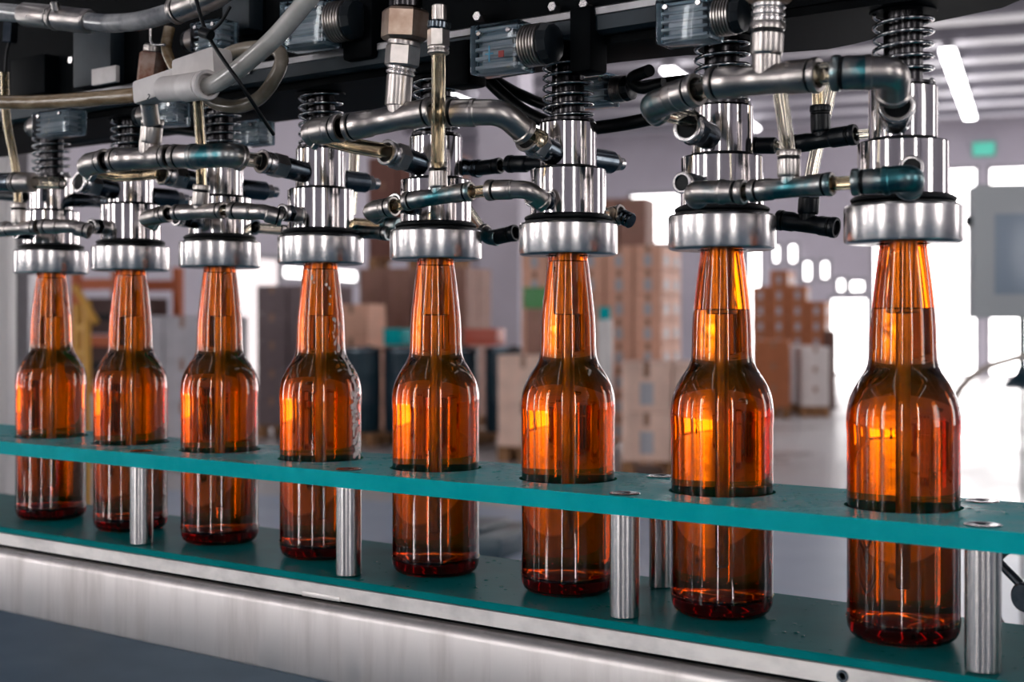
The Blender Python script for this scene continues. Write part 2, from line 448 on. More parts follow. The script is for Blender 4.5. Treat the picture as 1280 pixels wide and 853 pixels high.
MB().lathe([(0, 0), (.0016, 0), (.0019, .0002), (.0022, .0008), (.0030, .0008), (.0033, .0003), (.0034, 0)][::-1], V((s_.x, -.0612, -.0098)), V((0, -1, 0)), 24).build('screw', 'darkfit', rail, oz)
a_, b_ = U(378, 741, -.0612), U(425, 749, -.0612)
MB().box((a_.x, -.0618, -.0150), (b_.x, -.0605, -.0120), .0003).build('joint_plate', 'strip', rail, oz)

# ------------------------------------------------------------------ filling heads
def make_head():
    root = empty('filling_head', (0, 0, .30)); O = V((0, 0, .30))
    MB().lathe([(.0145, .2172), (.0300, .2172), (.0316, .2180), (.0320, .2190), (.0320, .2368), (.0312, .2380), (.0150, .2380), (.0145, .2372)], seg=72, loop=True).build('bell_collar', 'collar', root, O, smooth=30)
    MB().lathe([(.0150, .2378), (.0272, .2378), (.0280, .2384), (.0280, .2394), (.0270, .2398), (.0280, .2402), (.0284, .2410), (.0282, .2420), (.0262, .2432), (.0150, .2434)], seg=64, loop=True).build('rubber_gasket', 'rubber', root, O, smooth=30)
    MB().lathe([(.006, .2432), (.0240, .2432), (.0245, .2438), (.0245, .2722), (.0238, .2730), (.0050, .2730), (.0050, .2440)], seg=64, loop=True).build('lower_cylinder', 'chrome', root, O, smooth=30)
    MB().lathe([(0, .2728), (.0192, .2728), (.0192, .2742), (0, .2742)], seg=48).build('seal_ring', 'rubber', root, O, smooth=30)
    MB().lathe([(0, .2742), (.0180, .2742), (.0186, .2748), (.0186, .3022), (.0178, .3034), (0, .3038)], seg=56).build('upper_cylinder', 'chrome', root, O, smooth=30)
    MB().lathe([(0, .3036), (.0172, .3036), (.0172, .3052), (.0110, .3056), (.0106, .3062), (.0106, .3460), (0, .3460)], seg=40).build('piston_rod', 'rod', root, O, smooth=30)
    pts = []; N = 22
    turns = 5.6
    for k in range(int(turns*N)+1):
        a = 2*pi*k/N; t = k/(turns*N)
        z = .3062+.0375*t; pts.append(V((.0157*cos(a), .0157*sin(a), z)))
    MB().tube(pts, .00115, 10).build('coil_spring', 'spring', root, O, smooth=60)
    MB().lathe([(0, .3442), (.0178, .3442), (.0186, .3452), (.0186, .350), (0, .350)], seg=40).build('spring_seat', 'black', root, O, smooth=30)
    m = MB().lathe([(0, .1785), (.0062, .1785), (.0070, .1792), (.0074, .2000), (.0074, .2435), (0, .2435)], seg=32)
    m.build('centering_sleeve', 'fitting', root, O, smooth=30)
    MB().lathe([(0, .0275), (.0022, .0275), (.0027, .0282), (.0030, .0290), (.0030, .1790), (0, .1790)], seg=24).build('filling_tube', 'strip', root, O, smooth=30)
    return root
hlab = ['filling head farthest left, above the leftmost bottle', 'filling head above the second bottle from the left', 'filling head above the third bottle from the left',
        'filling head above the bottle with the label residue', 'filling head above the fifth bottle, behind the thin vertical yellowed tube', 'filling head above the sixth bottle with its whole coil spring in view',
        'filling head above the seventh bottle, behind a teal-spattered pipe', 'largest filling head at the right, above the nearest bottle']
h0 = make_head(); HEADS = []
for i, x in enumerate(BX):
    h = h0 if i == 0 else copy_tree(h0)
    h.location = (x, 0, .30); h.rotation_euler.z = .9*i
    tag(h, hlab[i], 'filling head', 'steel filling heads over the bottles'); HEADS.append(h)

# ------------------------------------------------------------------ pipework
def pipework(name, origin, pieces, label, cat, group=None):
    root = empty(name, origin, label, cat, group)
    for pc in pieces:
        nm, kind, pts, r, mat = pc[:5]; m = MB(); sm = 35
        if kind == 'cyl': m.cyl(pts[0], pts[1], r)
        elif kind == 'sleeve': m.sleeve(pts[0], pts[1], r)
        elif kind == 'body': m.body(pts[0], pts[1], r)
        elif kind == 'hex': m.hexn(pts[0], pts[1], r)
        elif kind == 'ribs': m.ribs(pts[0], pts[1], r, pc[5])
        elif kind == 'tee':                       # run a-b, branch c
            a, b, c = pts; m.body(a, b, r); q = a+(b-a)*((c-a).dot(b-a)/(b-a).length_squared); m.cyl(q, c, r*.86)
        elif kind == 'elbow':
            a, b, c = pts; pp = fillet([a, b, c], r*1.15, 8); m.tube(pp, r, 28)
            e1, e2 = (b-a).normalized(), (c-b).normalized()
            m.cyl(a-e1*r*.05, a+e1*r*.5, r*1.09); m.cyl(c-e2*r*.5, c+e2*r*.05, r*1.09)
        elif kind == 'tube': m.tube(smoothpath(pts) if len(pts) > 2 else pts, r, 16); sm = 60
        elif kind == 'hollow': m.tube(smoothpath(pts) if len(pts) > 2 else pts, r, 20, True, .62); sm = 60
        elif kind == 'box': m.box(pts[0], pts[1], r)
        m.build(nm, mat, root, V(origin), smooth=sm)
        if kind in ('sleeve', 'body', 'tee'):
            a, b = pts[0], pts[1]; L = (b-a).length; e = min(.0022, L*.12) if kind == 'sleeve' else min(.0016, L*.06); d = (b-a)/L
            spans = [(L-e*2.9, L-e*1.9, .965)] if kind == 'sleeve' else [(e*2.2, e*3.3, .985), (L-e*3.3, L-e*2.2, .985)]
            for q0, q1, k_ in spans: MB().cyl(a+d*q0, a+d*q1, r*k_).build('seal_ring', 'rubber', root, V(origin), smooth=35)
    return root
def lerp(a, b, t): return a+(b-a)*t
def inlet(a, b, r, mat='darkfit', nut='fitting', ring='post'):
    """screw-in fitting whose foot a sits on the head and whose mouth b takes the tube"""
    return [('inlet_body', 'cyl', [a, lerp(a, b, .56)], r, mat), ('hex_nut', 'hex', [lerp(a, b, .52), lerp(a, b, .80)], r*1.16, nut),
            ('collet_ring', 'sleeve', [lerp(a, b, .78), b], r*1.04, ring)]
def H(i, z, Y, dx=0): return V((BX[i-1]+dx, Y, z))

# -- upper pipe feeding heads 7 and 8
r = .0086
e7, e8 = U(815, 133, -.070), U(1112, 93, -.072)
t7, t8 = U(1010, 95, -.084), U(904, 103, -.084)
L1, L2 = U(872, 112, -.080), U(883, 109, -.081)
P = [('elbow', 'elbow', [U(850, 119, -.078), e7, U(826, 141, -.062)], r*.93, 'fitting_teal'),
     ('coupling', 'sleeve', [U(836, 123, -.076), L1], r, 'fitting'),
     ('clear_tube', 'hollow', [U(820, 138, -.066), U(868, 150, -.040)], .0050, 'cleartube'),
     ('clear_tube', 'hollow', [U(862, 114, -.079), U(892, 107, -.082)], .0058, 'cleartube'),
     ('tee', 'tee', [U(888, 105, -.083), U(1024, 94, -.085), U(958, 62, -.085)], r, 'fitting'),
     ('riser_coupling', 'sleeve', [U(958, 70, -.085), U(960, 28, -.085)], r*.98, 'fitting'),
     ('riser_ring', 'ribs', [U(960, 30, -.085), U(961, 3, -.085)], r*1.02, 'post', 3),
     ('hex_nut', 'hex', [U(961, 4, -.085), U(962, -26, -.085)], r*1.35, 'brass'),
     ('clear_tube', 'hollow', [U(1016, 93, -.085), U(1050, 91, -.084)], .0060, 'cleartube'),
     ('coupling', 'sleeve', [U(1086, 91, -.080), U(1040, 92, -.084)], r, 'fitting_teal'),
     ('elbow', 'elbow', [U(1080, 91, -.080), U(1118, 90, -.074), U(1116, 118, -.058)], r*.95, 'fitting')]
P += inlet(H(7, .2835, -.015), H(7, .2865, -.043), .0082, 'darkfit', 'darkfit')
P += inlet(H(8, .283, -.015, .002), H(8, .2865, -.046, .014), .0082, 'darkfit', 'darkfit')
pipework('upper_manifold', U(960, 95, -.085), P, 'thick nickel pipe across the upper right with teal-tinged elbow, feeding the two nearest heads', 'pipe', 'upper manifold pipes in front of the filling heads')
# -- upper pipe feeding heads 5 and 6
P = [('elbow', 'elbow', [U(412, 162, -.101), U(388, 166, -.100), U(402, 174, -.094)], r*.93, 'fitting'),
     ('coupling', 'sleeve', [U(394, 165, -.101), U(427, 160, -.100)], r, 'fitting'),
     ('clear_tube', 'hollow', [U(400, 170, -.092), U(436, 181, -.080), U(487, 190, -.050)], .0052, 'ambertube'),
     ('clear_tube', 'hollow', [U(420, 161, -.100), U(440, 158, -.098)], .0058, 'cleartube'),
     ('tee', 'tee', [U(434, 160, -.098), U(542, 139, -.088), U(497, 116, -.092)], r, 'fitting'),
     ('riser_coupling', 'cyl', [U(497, 134, -.092), U(500, 92, -.092)], r*.95, 'fitting'),
     ('riser_ring', 'ribs', [U(500, 94, -.092), U(502, 82, -.092)], r*1.06, 'post', 2),
     ('hex_nut', 'hex', [U(502, 84, -.092), U(504, 56, -.092)], r*1.28, 'fitting'),
     ('flange_ring', 'cyl', [U(504, 58, -.092), U(505, 50, -.092)], r*1.2, 'fitting'),
     ('hex_cap', 'hex', [U(505, 51, -.092), U(507, 12, -.092)], r*1.72, 'brass'),
     ('riser_pipe', 'cyl', [U(507, 13, -.092), U(508, -40, -.092)], r*1.2, 'rod'),
     ('clear_tube', 'hollow', [U(536, 141, -.088), U(564, 140, -.085)], .0058, 'cleartube'),
     ('coupling', 'sleeve', [U(592, 141, -.080), U(556, 141, -.085)], r, 'fitting'),
     ('elbow', 'elbow', [U(588, 141, -.080), U(628, 140, -.073), U(658, 167, -.056)], r*.93, 'fitting'),
     ('clear_tube', 'hollow', [U(650, 160, -.058), U(678, 175, -.040)], .0052, 'ambertube')]
P += inlet(H(6, .281, -.013), H(6, .2885, -.046), .0080)
P += inlet(H(5, .282, -.013), H(5, .2875, -.052), .0080)
pipework('upper_manifold', U(497, 140, -.092), P, 'nickel pipe with big brass hex cap, feeding the fifth and sixth heads', 'pipe', 'upper manifold pipes in front of the filling heads')
# -- upper pipe feeding heads 3 and 4
P = [('elbow', 'elbow', [U(128, 202, -.098), U(106, 208, -.098), U(122, 217, -.090)], r*.9, 'fitting'),
     ('coupling', 'sleeve', [U(110, 206, -.099), U(133, 201, -.098)], r, 'fitting'),
     ('clear_tube', 'hollow', [U(118, 214, -.092), U(150, 219, -.078), U(198, 216, -.060)], .0050, 'ambertube'),
     ('clear_tube', 'hollow', [U(128, 202, -.098), U(146, 200, -.096)], .0058, 'rod'),
     ('tee', 'tee', [U(141, 200, -.097), U(212, 196, -.090), U(187, 174, -.092)], r, 'fitting'),
     ('riser_coupling', 'sleeve', [U(188, 180, -.092), U(191, 148, -.092)], r*.92, 'fitting'),
     ('clear_tube', 'hollow', [U(205, 196, -.090), U(222, 196, -.089)], .0062, 'rod'),
     ('coupling', 'sleeve', [U(244, 196, -.086), U(217, 196, -.089)], r, 'fitting'),
     ('elbow', 'elbow', [U(240, 196, -.086), U(288, 194, -.080), U(303, 198, -.070)], r, 'fitting_teal'),
     ('clear_tube', 'hollow', [U(298, 198, -.072), U(325, 201, -.058)], .0052, 'cleartube')]
P += inlet(H(4, .284, -.013), H(4, .2885, -.060), .0078)
P += inlet(H(3, .283, -.013), H(3, .287, -.058), .0076)
pipework('upper_manifold', U(187, 196, -.092), P, 'nickel pipe with teal-stained elbow under the white plastic tee, feeding heads three and four', 'pipe', 'upper manifold pipes in front of the filling heads')
# -- upper pipe feeding heads 1 and 2
P = [('coupling', 'sleeve', [U(-8, 228, -.066), U(22, 228, -.066)], .0080, 'darkfit'), ('coupling', 'sleeve', [U(42, 228, -.064), U(18, 228, -.066)], .0082, 'fitting'),
     ('clear_tube', 'hollow', [U(38, 228, -.064), U(78, 229, -.056)], .0052, 'cleartube')]
P += inlet(H(2, .284, -.013), H(2, .2885, -.052), .0080)
pipework('upper_manifold', U(30, 228, -.065), P, 'dark nickel pipe at the left edge feeding the second head', 'pipe', 'upper manifold pipes in front of the filling heads')

# -- lower pipes
q = .0056
P = [('elbow', 'elbow', [U(905, 240, -.060), U(868, 240, -.058), U(872, 247, -.048)], q*1.15, 'fitting_teal'),
     ('coupling', 'sleeve', [U(893, 240, -.060), U(931, 240, -.060)], q*1.15, 'fitting_teal'),
     ('clear_tube', 'hollow', [U(925, 240, -.060), U(945, 239, -.060)], .0040, 'cleartube'),
     ('tee', 'tee', [U(938, 239, -.060), U(1041, 230, -.060), U(986, 215, -.060)], q*1.08, 'fitting_teal'),
     ('riser_coupling', 'sleeve', [U(986, 222, -.060), U(986, 188, -.060)], q*1.1, 'fitting'),
     ('riser_tube', 'hollow', [U(986, 196, -.060), U(980, 150, -.064), U(974, 108, -.070)], .0040, 'cleartube'),
     ('clear_tube', 'hollow', [U(1036, 230, -.060), U(1070, 228, -.058)], .0036, 'ambertube'),
     ('coupling', 'sleeve', [U(1110, 226, -.054), U(1065, 228, -.058)], q*1.2, 'fitting_teal'),
     ('elbow', 'elbow', [U(1104, 226, -.055), U(1140, 222, -.052), U(1136, 234, -.036)], q*1.25, 'fitting_teal')]
P += inlet(H(7, .2550, -.020, -.003), H(7, .2545, -.042, -.004), .0056, 'darkfit', 'darkfit')
P += inlet(H(8, .2545, -.020, .012), H(8, .2548, -.036, .018), .0058, 'darkfit', 'darkfit')
pipework('lower_manifold', U(986, 235, -.060), P, 'teal-spattered thin nickel pipe between the two nearest heads with a clear riser tube', 'pipe', 'lower manifold pipes in front of the filling heads')
P = [('elbow', 'elbow', [U(480, 260, -.070), U(461, 264, -.068), U(474, 270, -.058)], q, 'fitting'),
     ('coupling', 'sleeve', [U(466, 263, -.069), U(493, 258, -.069)], q*1.12, 'fitting'),
     ('clear_tube', 'hollow', [U(488, 259, -.069), U(514, 253, -.068)], .0036, 'ambertube'),
     ('tee', 'tee', [U(507, 252, -.068), U(590, 239, -.064), U(548, 226, -.066)], q*1.05, 'fitting_teal'),
     ('riser_coupling', 'sleeve', [U(548, 236, -.066), U(547, 203, -.066)], q*1.06, 'fitting'),
     ('riser_tube', 'hollow', [U(547, 212, -.066), U(548, 140, -.100), U(548, 62, -.104)], .0042, 'ambertube'),
     ('riser_coupling', 'ribs', [U(548, 68, -.104), U(548, 58, -.104)], q*1.15, 'fitting', 2),
     ('hex_nut', 'hex', [U(548, 59, -.104), U(548, 36, -.104)], q*1.2, 'fitting'),
     ('riser_coupling', 'cyl', [U(548, 37, -.104), U(549, 26, -.104)], q*1.3, 'darkfit'),
     ('riser_coupling', 'cyl', [U(549, 27, -.104), U(549, 6, -.104)], q*.8, 'fitting'),
     ('clear_tube', 'hollow', [U(585, 241, -.064), U(616, 238, -.062)], .0038, 'ambertube'),
     ('coupling', 'sleeve', [U(640, 237, -.060), U(610, 238, -.062)], q*1.12, 'fitting'),
     ('elbow', 'elbow', [U(636, 237, -.060), U(662, 237, -.056), U(680, 253, -.044)], q, 'fitting'),
     ('coupling', 'cyl', [U(664, 243, -.052), U(682, 255, -.042)], q*1.1, 'fitting')]
P += inlet(H(6, .2505, -.020), H(6, .2525, -.040), .0058, 'darkfit', 'darkfit')
P += inlet(H(5, .2525, -.020), H(5, .2545, -.044), .0058, 'darkfit', 'darkfit')
pipework('lower_manifold', U(548, 245, -.066), P, 'thin nickel pipe with a yellowed vertical tube, in front of the fifth and sixth heads', 'pipe', 'lower manifold pipes in front of the filling heads')
P = [('elbow', 'elbow', [U(200, 268, -.070), U(180, 274, -.068), U(196, 280, -.058)], q, 'fitting'),
     ('coupling', 'sleeve', [U(186, 272, -.069), U(211, 267, -.069)], q*1.1, 'fitting'),
     ('clear_tube', 'hollow', [U(206, 268, -.069), U(224, 266, -.068)], .0036, 'rod'),
     ('tee', 'tee', [U(219, 266, -.068), U(280, 263, -.064), U(250, 250, -.066)], q*1.05, 'fitting'),
     ('riser_coupling', 'sleeve', [U(250, 258, -.066), U(252, 231, -.066)], q*1.06, 'fitting'),
     ('riser_tube', 'hollow', [U(252, 238, -.066), U(251, 180, -.074), U(247, 124, -.080)], .0038, 'ambertube'),
     ('clear_tube', 'hollow', [U(276, 263, -.064), U(294, 263, -.063)], .0038, 'cleartube'),
     ('coupling', 'sleeve', [U(316, 265, -.061), U(289, 263, -.063)], q*1.1, 'fitting'),
     ('elbow', 'elbow', [U(310, 265, -.061), U(330, 265, -.058), U(342, 269, -.052)], q, 'fitting'),
     ('coupling', 'sleeve', [U(332, 267, -.057), U(353, 273, -.048)], q*1.1, 'fitting')]
P += inlet(H(4, .2525, -.020), H(4, .2535, -.040), .0058, 'fitting_teal', 'darkfit')
P += inlet(H(3, .2525, -.020), H(3, .2545, -.044), .0058, 'darkfit', 'darkfit')
pipework('lower_manifold', U(250, 265, -.066), P, 'thin nickel pipe before the third and fourth heads, short tube rising from its middle', 'pipe', 'lower manifold pipes in front of the filling heads')
P = [('coupling', 'sleeve', [U(-12, 289, -.064), U(10, 286, -.064)], q*1.1, 'fitting'),
     ('tee', 'tee', [U(8, 287, -.064), U(48, 284, -.062), U(24, 272, -.063)], q*1.05, 'fitting'),
     ('riser_coupling', 'sleeve', [U(24, 281, -.063), U(23, 254, -.063)], q*1.1, 'fitting'),
     ('riser_tube', 'hollow', [U(23, 262, -.063), U(20, 215, -.066), U(8, 150, -.074), U(5, 90, -.080)], .0036, 'ambertube'),
     ('clear_tube', 'hollow', [U(44, 284, -.062), U(60, 283, -.060)], .0036, 'cleartube'),
     ('coupling', 'sleeve', [U(74, 283, -.058), U(54, 283, -.060)], q*1.1, 'fitting'),
     ('elbow', 'elbow', [U(70, 283, -.058), U(92, 283, -.054), U(104, 288, -.048)], q, 'fitting'),
     ('coupling', 'sleeve', [U(94, 285, -.052), U(112, 289, -.046)], q*1.1, 'fitting')]
P += inlet(H(2, .2525, -.020), H(2, .2530, -.040), .0058, 'fitting_teal', 'darkfit')
P += inlet(H(1, .2525, -.020), H(1, .2530, -.036), .0058, 'darkfit', 'darkfit')
pipework('lower_manifold', U(24, 285, -.063), P, 'thin nickel pipe at the left edge in front of the first and second heads', 'pipe', 'lower manifold pipes in front of the filling heads')

# -- fittings behind the heads
def rear(i, z, label):
    a = H(i, z, .016, .004); b = H(i, z, .056, .006)
    P = [('inlet_body', 'cyl', [a, lerp(a, b, .68)], .0078, 'darkfit'), ('hex_nut', 'hex', [lerp(a, b, .66), lerp(a, b, .84)], .0062, 'fitting'), ('nipple', 'cyl', [lerp(a, b, .82), b], .0044, 'post')]
    pipework('rear_nozzle', a, P, label, 'fitting', 'steel nozzles behind the filling heads')
wh = ['first (leftmost)', 'second', 'third', 'fourth', 'fifth', 'sixth', 'seventh', 'eighth (rightmost)']
for i in (2, 3, 4, 6): rear(i, .2815, 'blue-steel nozzle sticking out behind the upper cylinder of the %s filling head' % wh[i-1])
def run(name, pts, r, mat, label, cat, group=None, kind='hollow', extra=()):
    return pipework(name, pts[0], [('hose', kind, pts, r, mat)]+list(extra), label, cat, group)
# between heads 7 and 8
Y = .036
P = [('stub', 'sleeve', [U(970, 182, Y), U(938, 182, Y)], .0052, 'blackfit'), ('clear_tube', 'hollow', [U(964, 182, Y), U(996, 182, Y)], .0032, 'cleartube'),
     ('tee', 'tee', [U(990, 181, Y), U(1070, 168, Y), U(1026, 158, Y)], .0056, 'blackfit'), ('coupling', 'sleeve', [U(1026, 166, Y), U(1025, 132, Y)], .0060, 'blackfit'),
     ('coupling', 'sleeve', [U(1038, 173, Y), U(1070, 168, Y)], .0060, 'blackfit'), ('clear_tube', 'hollow', [U(1064, 169, Y), U(1088, 167, Y)], .0030, 'cleartube'),
     ('clear_tube', 'hollow', [U(1023, 140, Y), U(1022, 96, Y)], .0036, 'ambertube')]
pipework('hose_tee', U(1026, 175, Y), P, 'black plastic tee with upright socket between the two nearest heads', 'fitting', 'black hose tees behind the heads')
run('clear_hose', [U(1042, 88, .05), U(1034, 130, .05), U(1020, 190, .05), U(1010, 240, .05)], .0040, 'cleartube', 'slanting clear hose between the two nearest heads', 'hose')
P = [('tee', 'tee', [U(972, 275, Y), U(1046, 285, Y), U(1010, 262, Y)], .0060, 'blackfit'), ('coupling', 'sleeve', [U(1010, 268, Y), U(1012, 238, Y)], .0064, 'blackfit')]
pipework('hose_tee', U(1010, 280, Y), P, 'black plastic tee low between the two nearest heads, just above the collars', 'fitting', 'black hose tees behind the heads')
# between heads 5 and 6
P = [('stub', 'body', [U(572, 208, Y), U(600, 211, Y)], .0062, 'darkfit'), ('coupling', 'sleeve', [U(594, 211, Y), U(626, 207, Y)], .0054, 'blackfit'),
     ('clear_tube', 'hollow', [U(618, 208, Y), U(642, 205, Y)], .0032, 'cleartube'), ('coupling', 'sleeve', [U(660, 205, Y), U(635, 205, Y)], .0060, 'blackfit'), ('stub', 'cyl', [U(655, 205, Y), U(680, 205, Y)], .0046, 'blackfit')]
pipework('hose_coupling', U(600, 210, Y), P, 'black hose couplings joining behind the fifth and sixth heads', 'fitting', 'black hose couplings behind the heads')
P = [('clear_tube', 'hollow', [U(584, 262, .03), U(598, 282, .034), U(606, 292, .036)], .0042, 'cleartube'), ('elbow', 'elbow', [U(602, 288, Y), U(612, 297, Y), U(622, 297, Y)], .0056, 'fitting_teal'), ('coupling', 'sleeve', [U(618, 297, Y), U(645, 291, Y)], .0056, 'blackfit')]
pipework('hose_coupling', U(610, 295, Y), P, 'dark teal-stained hose elbow low behind the fifth head', 'fitting', 'black hose couplings behind the heads')
# right of head 6
P = [('stub', 'cyl', [U(752, 268, .020), U(768, 266, .030)], .0042, 'ambertube'), ('coupling', 'sleeve', [U(764, 272, Y), U(778, 268, Y)], .0066, 'fitting'), ('coupling', 'ribs', [U(776, 270, Y), U(790, 277, Y)], .0052, 'darkfit', 3)]
pipework('hose_coupling', U(765, 270, Y), P, 'small steel hose coupling low at the right of the sixth head', 'fitting', 'black hose couplings behind the heads')
# between heads 4 and 5
P = [('clear_tube', 'hollow', [U(428, 279, Y), U(490, 283, Y)], .0046, 'ambertube'), ('coupling', 'sleeve', [U(500, 283, Y), U(482, 282, Y)], .0068, 'fitting_teal'),
     ('coupling', 'body', [U(444, 290, .03), U(486, 292, .03)], .0052, 'fitting_teal')]
pipework('hose_coupling', U(450, 283, Y), P, 'teal-stained coupling and pale tube low between the fourth and fifth heads', 'fitting', 'black hose couplings behind the heads')
run('clear_hose', [U(444, 168, .05), U(442, 220, .05), U(438, 268, .05)], .0042, 'cleartube', 'pale clear hose hanging between the fourth and fifth heads', 'hose')
P = [('clear_tube', 'hollow', [U(306, 284, .03), U(356, 288, .03)], .0044, 'cleartube'), ('coupling', 'sleeve', [U(300, 283, .03), U(320, 284, .03)], .0062, 'darkfit')]
pipework('hose_coupling', U(318, 284, .03), P, 'dark coupling with a pale tube low between the third and fourth heads', 'fitting', 'black hose couplings behind the heads')
P = [('coupling', 'sleeve', [U(0, 243, .02), U(30, 246, .02)], .0056, 'blackfit'), ('coupling', 'body', [U(90, 250, .02), U(140, 252, .02)], .0062, 'darkfit')]
pipework('hose_coupling', U(30, 246, .02), P, 'dark couplings behind the first and second heads', 'fitting', 'black hose couplings behind the heads')

# ------------------------------------------------------------------ machine head above
cf = empty('carriage_frame', (-.4, .02, .36), 'black and blue-grey machine frame the springs and valves hang from', 'machine frame')
co = V((-.4, .02, .36))
edge = [(.055, -.004), (.018, .026), (-.005, .042), (-.03, .055), (-.055, .066), (-.0757, .072), (-.10, .066), (-.13, .052), (-.155, .036), (-.20, .030), (-.28, .028), (-.33, .034), (-.37, .050), (-.42, .07), (-.47, .082), (-1.3, .085)]
MB().prism([(-1.3, -.024), (.055, -.024)]+edge, .3450, .3500).build('spring_plate', 'black', cf, co, smooth=20)
MB().prism([(-1.3, -.026), (.070, -.026), (.075, .012), (.04, .045), (-.0757, .079), (-.155, .045), (-.33, .04), (-.42, .075), (-1.3, .092)], .350, .50).build('drum_housing', 'black', cf, co, smooth=20)
MB().extrude_x([(-.030, .3500), (-.034, .3520), (-.034, .3610), (-.030, .3630), (-.024, .3630), (-.024, .350)], -1.3, -.098, 1).build('front_beam', 'bluesteel', cf, co, smooth=20)
MB().extrude_x([(-.0342, .3606), (-.0350, .3614), (-.0350, .3655), (-.0300, .3675), (-.024, .3675), (-.024, .3606)], -1.3, -.098, 1).build('beam_edge', 'beamedge', cf, co, smooth=20)
a, b = U(1188, 8, .01), U(1300, -3, .01)
MB().box((a.x, .004, .3505), (.36, .03, .3640), .0008).build('end_beam', 'beamedge', cf, co)
# dark lumps, ribs and bolts on the housing front
for px, py, w, h, mt_ in ((40, 96, .050, .034, 'black'), (120, 70, .05, .05, 'bluesteel'), (300, 15, .03, .03, 'bluesteel'), (452, 30, .028, .05, 'black'), (730, 50, .016, .04, 'black'), (575, 80, .022, .03, 'black')):
    c = U(px, py, -.035); MB().box((c.x-w/2, -.040, c.z-h/2), (c.x+w/2, -.02, c.z+h/2), .003).build('valve_bracket', mt_, cf, co)
for px, py in ((729, 5), (596, 20), (690, 8), (270, 100), (310, 88), (88, 75)):
    c = U(px, py, -.036); MB().hexn(V((c.x, -.0365, c.z)), V((c.x, -.030, c.z)), .0034).build('bolt', 'post', cf, co)
MB().box(tuple(U(114, 98, -.05)-V((0, 0, .006))), tuple(U(150, 82, -.046)), .001).build('latch_plate', 'white', cf, co)

# acrylic valve blocks, each with a ribbed steel cap and a black knob
M['backp'] = plain('pale_back_plate', (.34, .45, .50), .3, .5, (.16, .27, .33), 60, .45, .6, 0, (.2, .2, 2.5))
def valve(px, py, Y, wpx, hpx, rot, lab, s_=1.0, flip=False, dep=.020):
    c = U(px, py, Y); Z = (Y-CAM.y)/(FW.y+RT.y*(px-640)/FPX)
    w, h = wpx*Z/FPX/.85, hpx*Z/FPX
    root = empty('valve_block', c, lab, 'valve', 'clear valve blocks with ribbed caps', rz=rot)
    sg = -1 if flip else 1
    MB().box((-w/2, -dep/2, -h/2), (w/2, dep/2, h/2), .0016).build('clear_body', 'acrylic', root)
    MB().box((-w*.47, dep*.30, -h*.46), (w*.47, dep*.42, h*.46)).build('back_plate', 'backp', root)
    m = MB()
    for k in range(5):
        z = -h*.36+h*.18*k; m.box((-w*.42, -dep*.30, z-h*.035), (w*.42, dep*.3, z+h*.035), .0006)
    m.box((-w*.3, -dep*.2, -h*.4), (w*.32, dep*.25, h*.4), .001); m.build('valve_core', 'core', root)
    R_ = h*.42
    MB().ribs(V((sg*w*.5, 0, 0)), V((sg*(w*.5+h*.42), 0, 0)), R_, 6, .10).build('ribbed_cap', 'fitting', root)
    MB().lathe([(0, 0), (R_*.95, 0), (R_*.98, h*.05), (R_*.9, h*.22), (R_*.6, h*.26), (0, h*.26)], V((sg*(w*.5+h*.42), 0, 0)), V((sg, 0, 0)), 12).build('knob', 'blackfit', root, smooth=20)
    for dx in (-.3, .3):
        MB().cyl(V((w*dx, -dep/2-.001, h*.3)), V((w*dx, -dep/2+.002, h*.3)), .0016, 14).build('pin', 'post', root)
valve(862, 27, -.046, 64, 56, .05, 'clear valve block with ribbed cap above the seventh head')
valve(628, 62, -.048, 62, 62, .05, 'clear valve block with small blue and red print between the fifth and sixth heads')
valve(388, 32, -.050, 60, 60, .12, 'clear valve block under the milky hose, above the fourth head')
valve(268, 46, -.052, 46, 36, .0, 'small clear valve block crossed by the black cable tie', flip=True)
valve(74, 155, -.045, 62, 32, .0, 'clear valve block directly above the spring of the leftmost head', flip=True)
valve(208, 143, -.050, 44, 30, .25, 'clear valve block under the white plastic tee', flip=True)
valve(745, 115, .040, 46, 40, .0, 'clear valve block behind the spring of the sixth head', dep=.016)
valve(312, 168, .050, 52, 30, .0, 'small clear valve block low behind the third and fourth heads', flip=True)
# printed blue and red marks on the front of one block
b6 = [o for o in bpy.data.objects if o.name.startswith('valve_block')][1]
for k, (dx, dz, w, h, c) in enumerate(((-.003, -.004, .0009, .010, (.05, .32, .5)), (-.003, -.004, .006, .0009, (.05, .32, .5)), (.006, -.005, .004, .004, (.5, .08, .07)))):
    M['pr%d' % k] = plain(['blue_ink', 'blue_ink', 'red_ink'][k], c, .4)
    MB().box((dx-w/2, -.0104, dz-h/2), (dx+w/2, -.0100, dz+h/2)).build('printed_mark', 'pr%d' % k, b6)

# ------------------------------------------------------------------ hoses up left
wt = empty('hose_tee', U(225, 108, -.105), 'white plastic tee joining the brown and milky hoses above the second head', 'fitting'); wo = U(225, 108, -.105)
Yw = -.105
mm = MB(); a, b = U(176, 118, Yw), U(278, 84, Yw)
d = (b-a).normalized(); up = V((0, -1, 0)).cross(d) * -1
mt = Matrix((d, V((0, 1, 0)), d.cross(V((0, 1, 0))))).transposed().to_4x4(); mt.translation = (a+b)/2
L = (b-a).length
mm.box((-L/2, -.008, -.0085), (L*.12, .008, .0085), .003, mt); mm.build('tee_body', 'white', wt, wo)
mm = MB(); mm.box((L*.02, -.0095, -.0090), (L*.52, .0095, .0135), .0035, mt); mm.build('collar_block', 'white', wt, wo)
MB().cyl(U(205, 112, Yw-.01), U(242, 108, Yw-.016), .0090, 30).build('socket', 'white', wt, wo)
MB().sleeve(U(232, 110, Yw-.014), U(260, 106, Yw-.020), .0096, 30).build('socket', 'white', wt, wo)
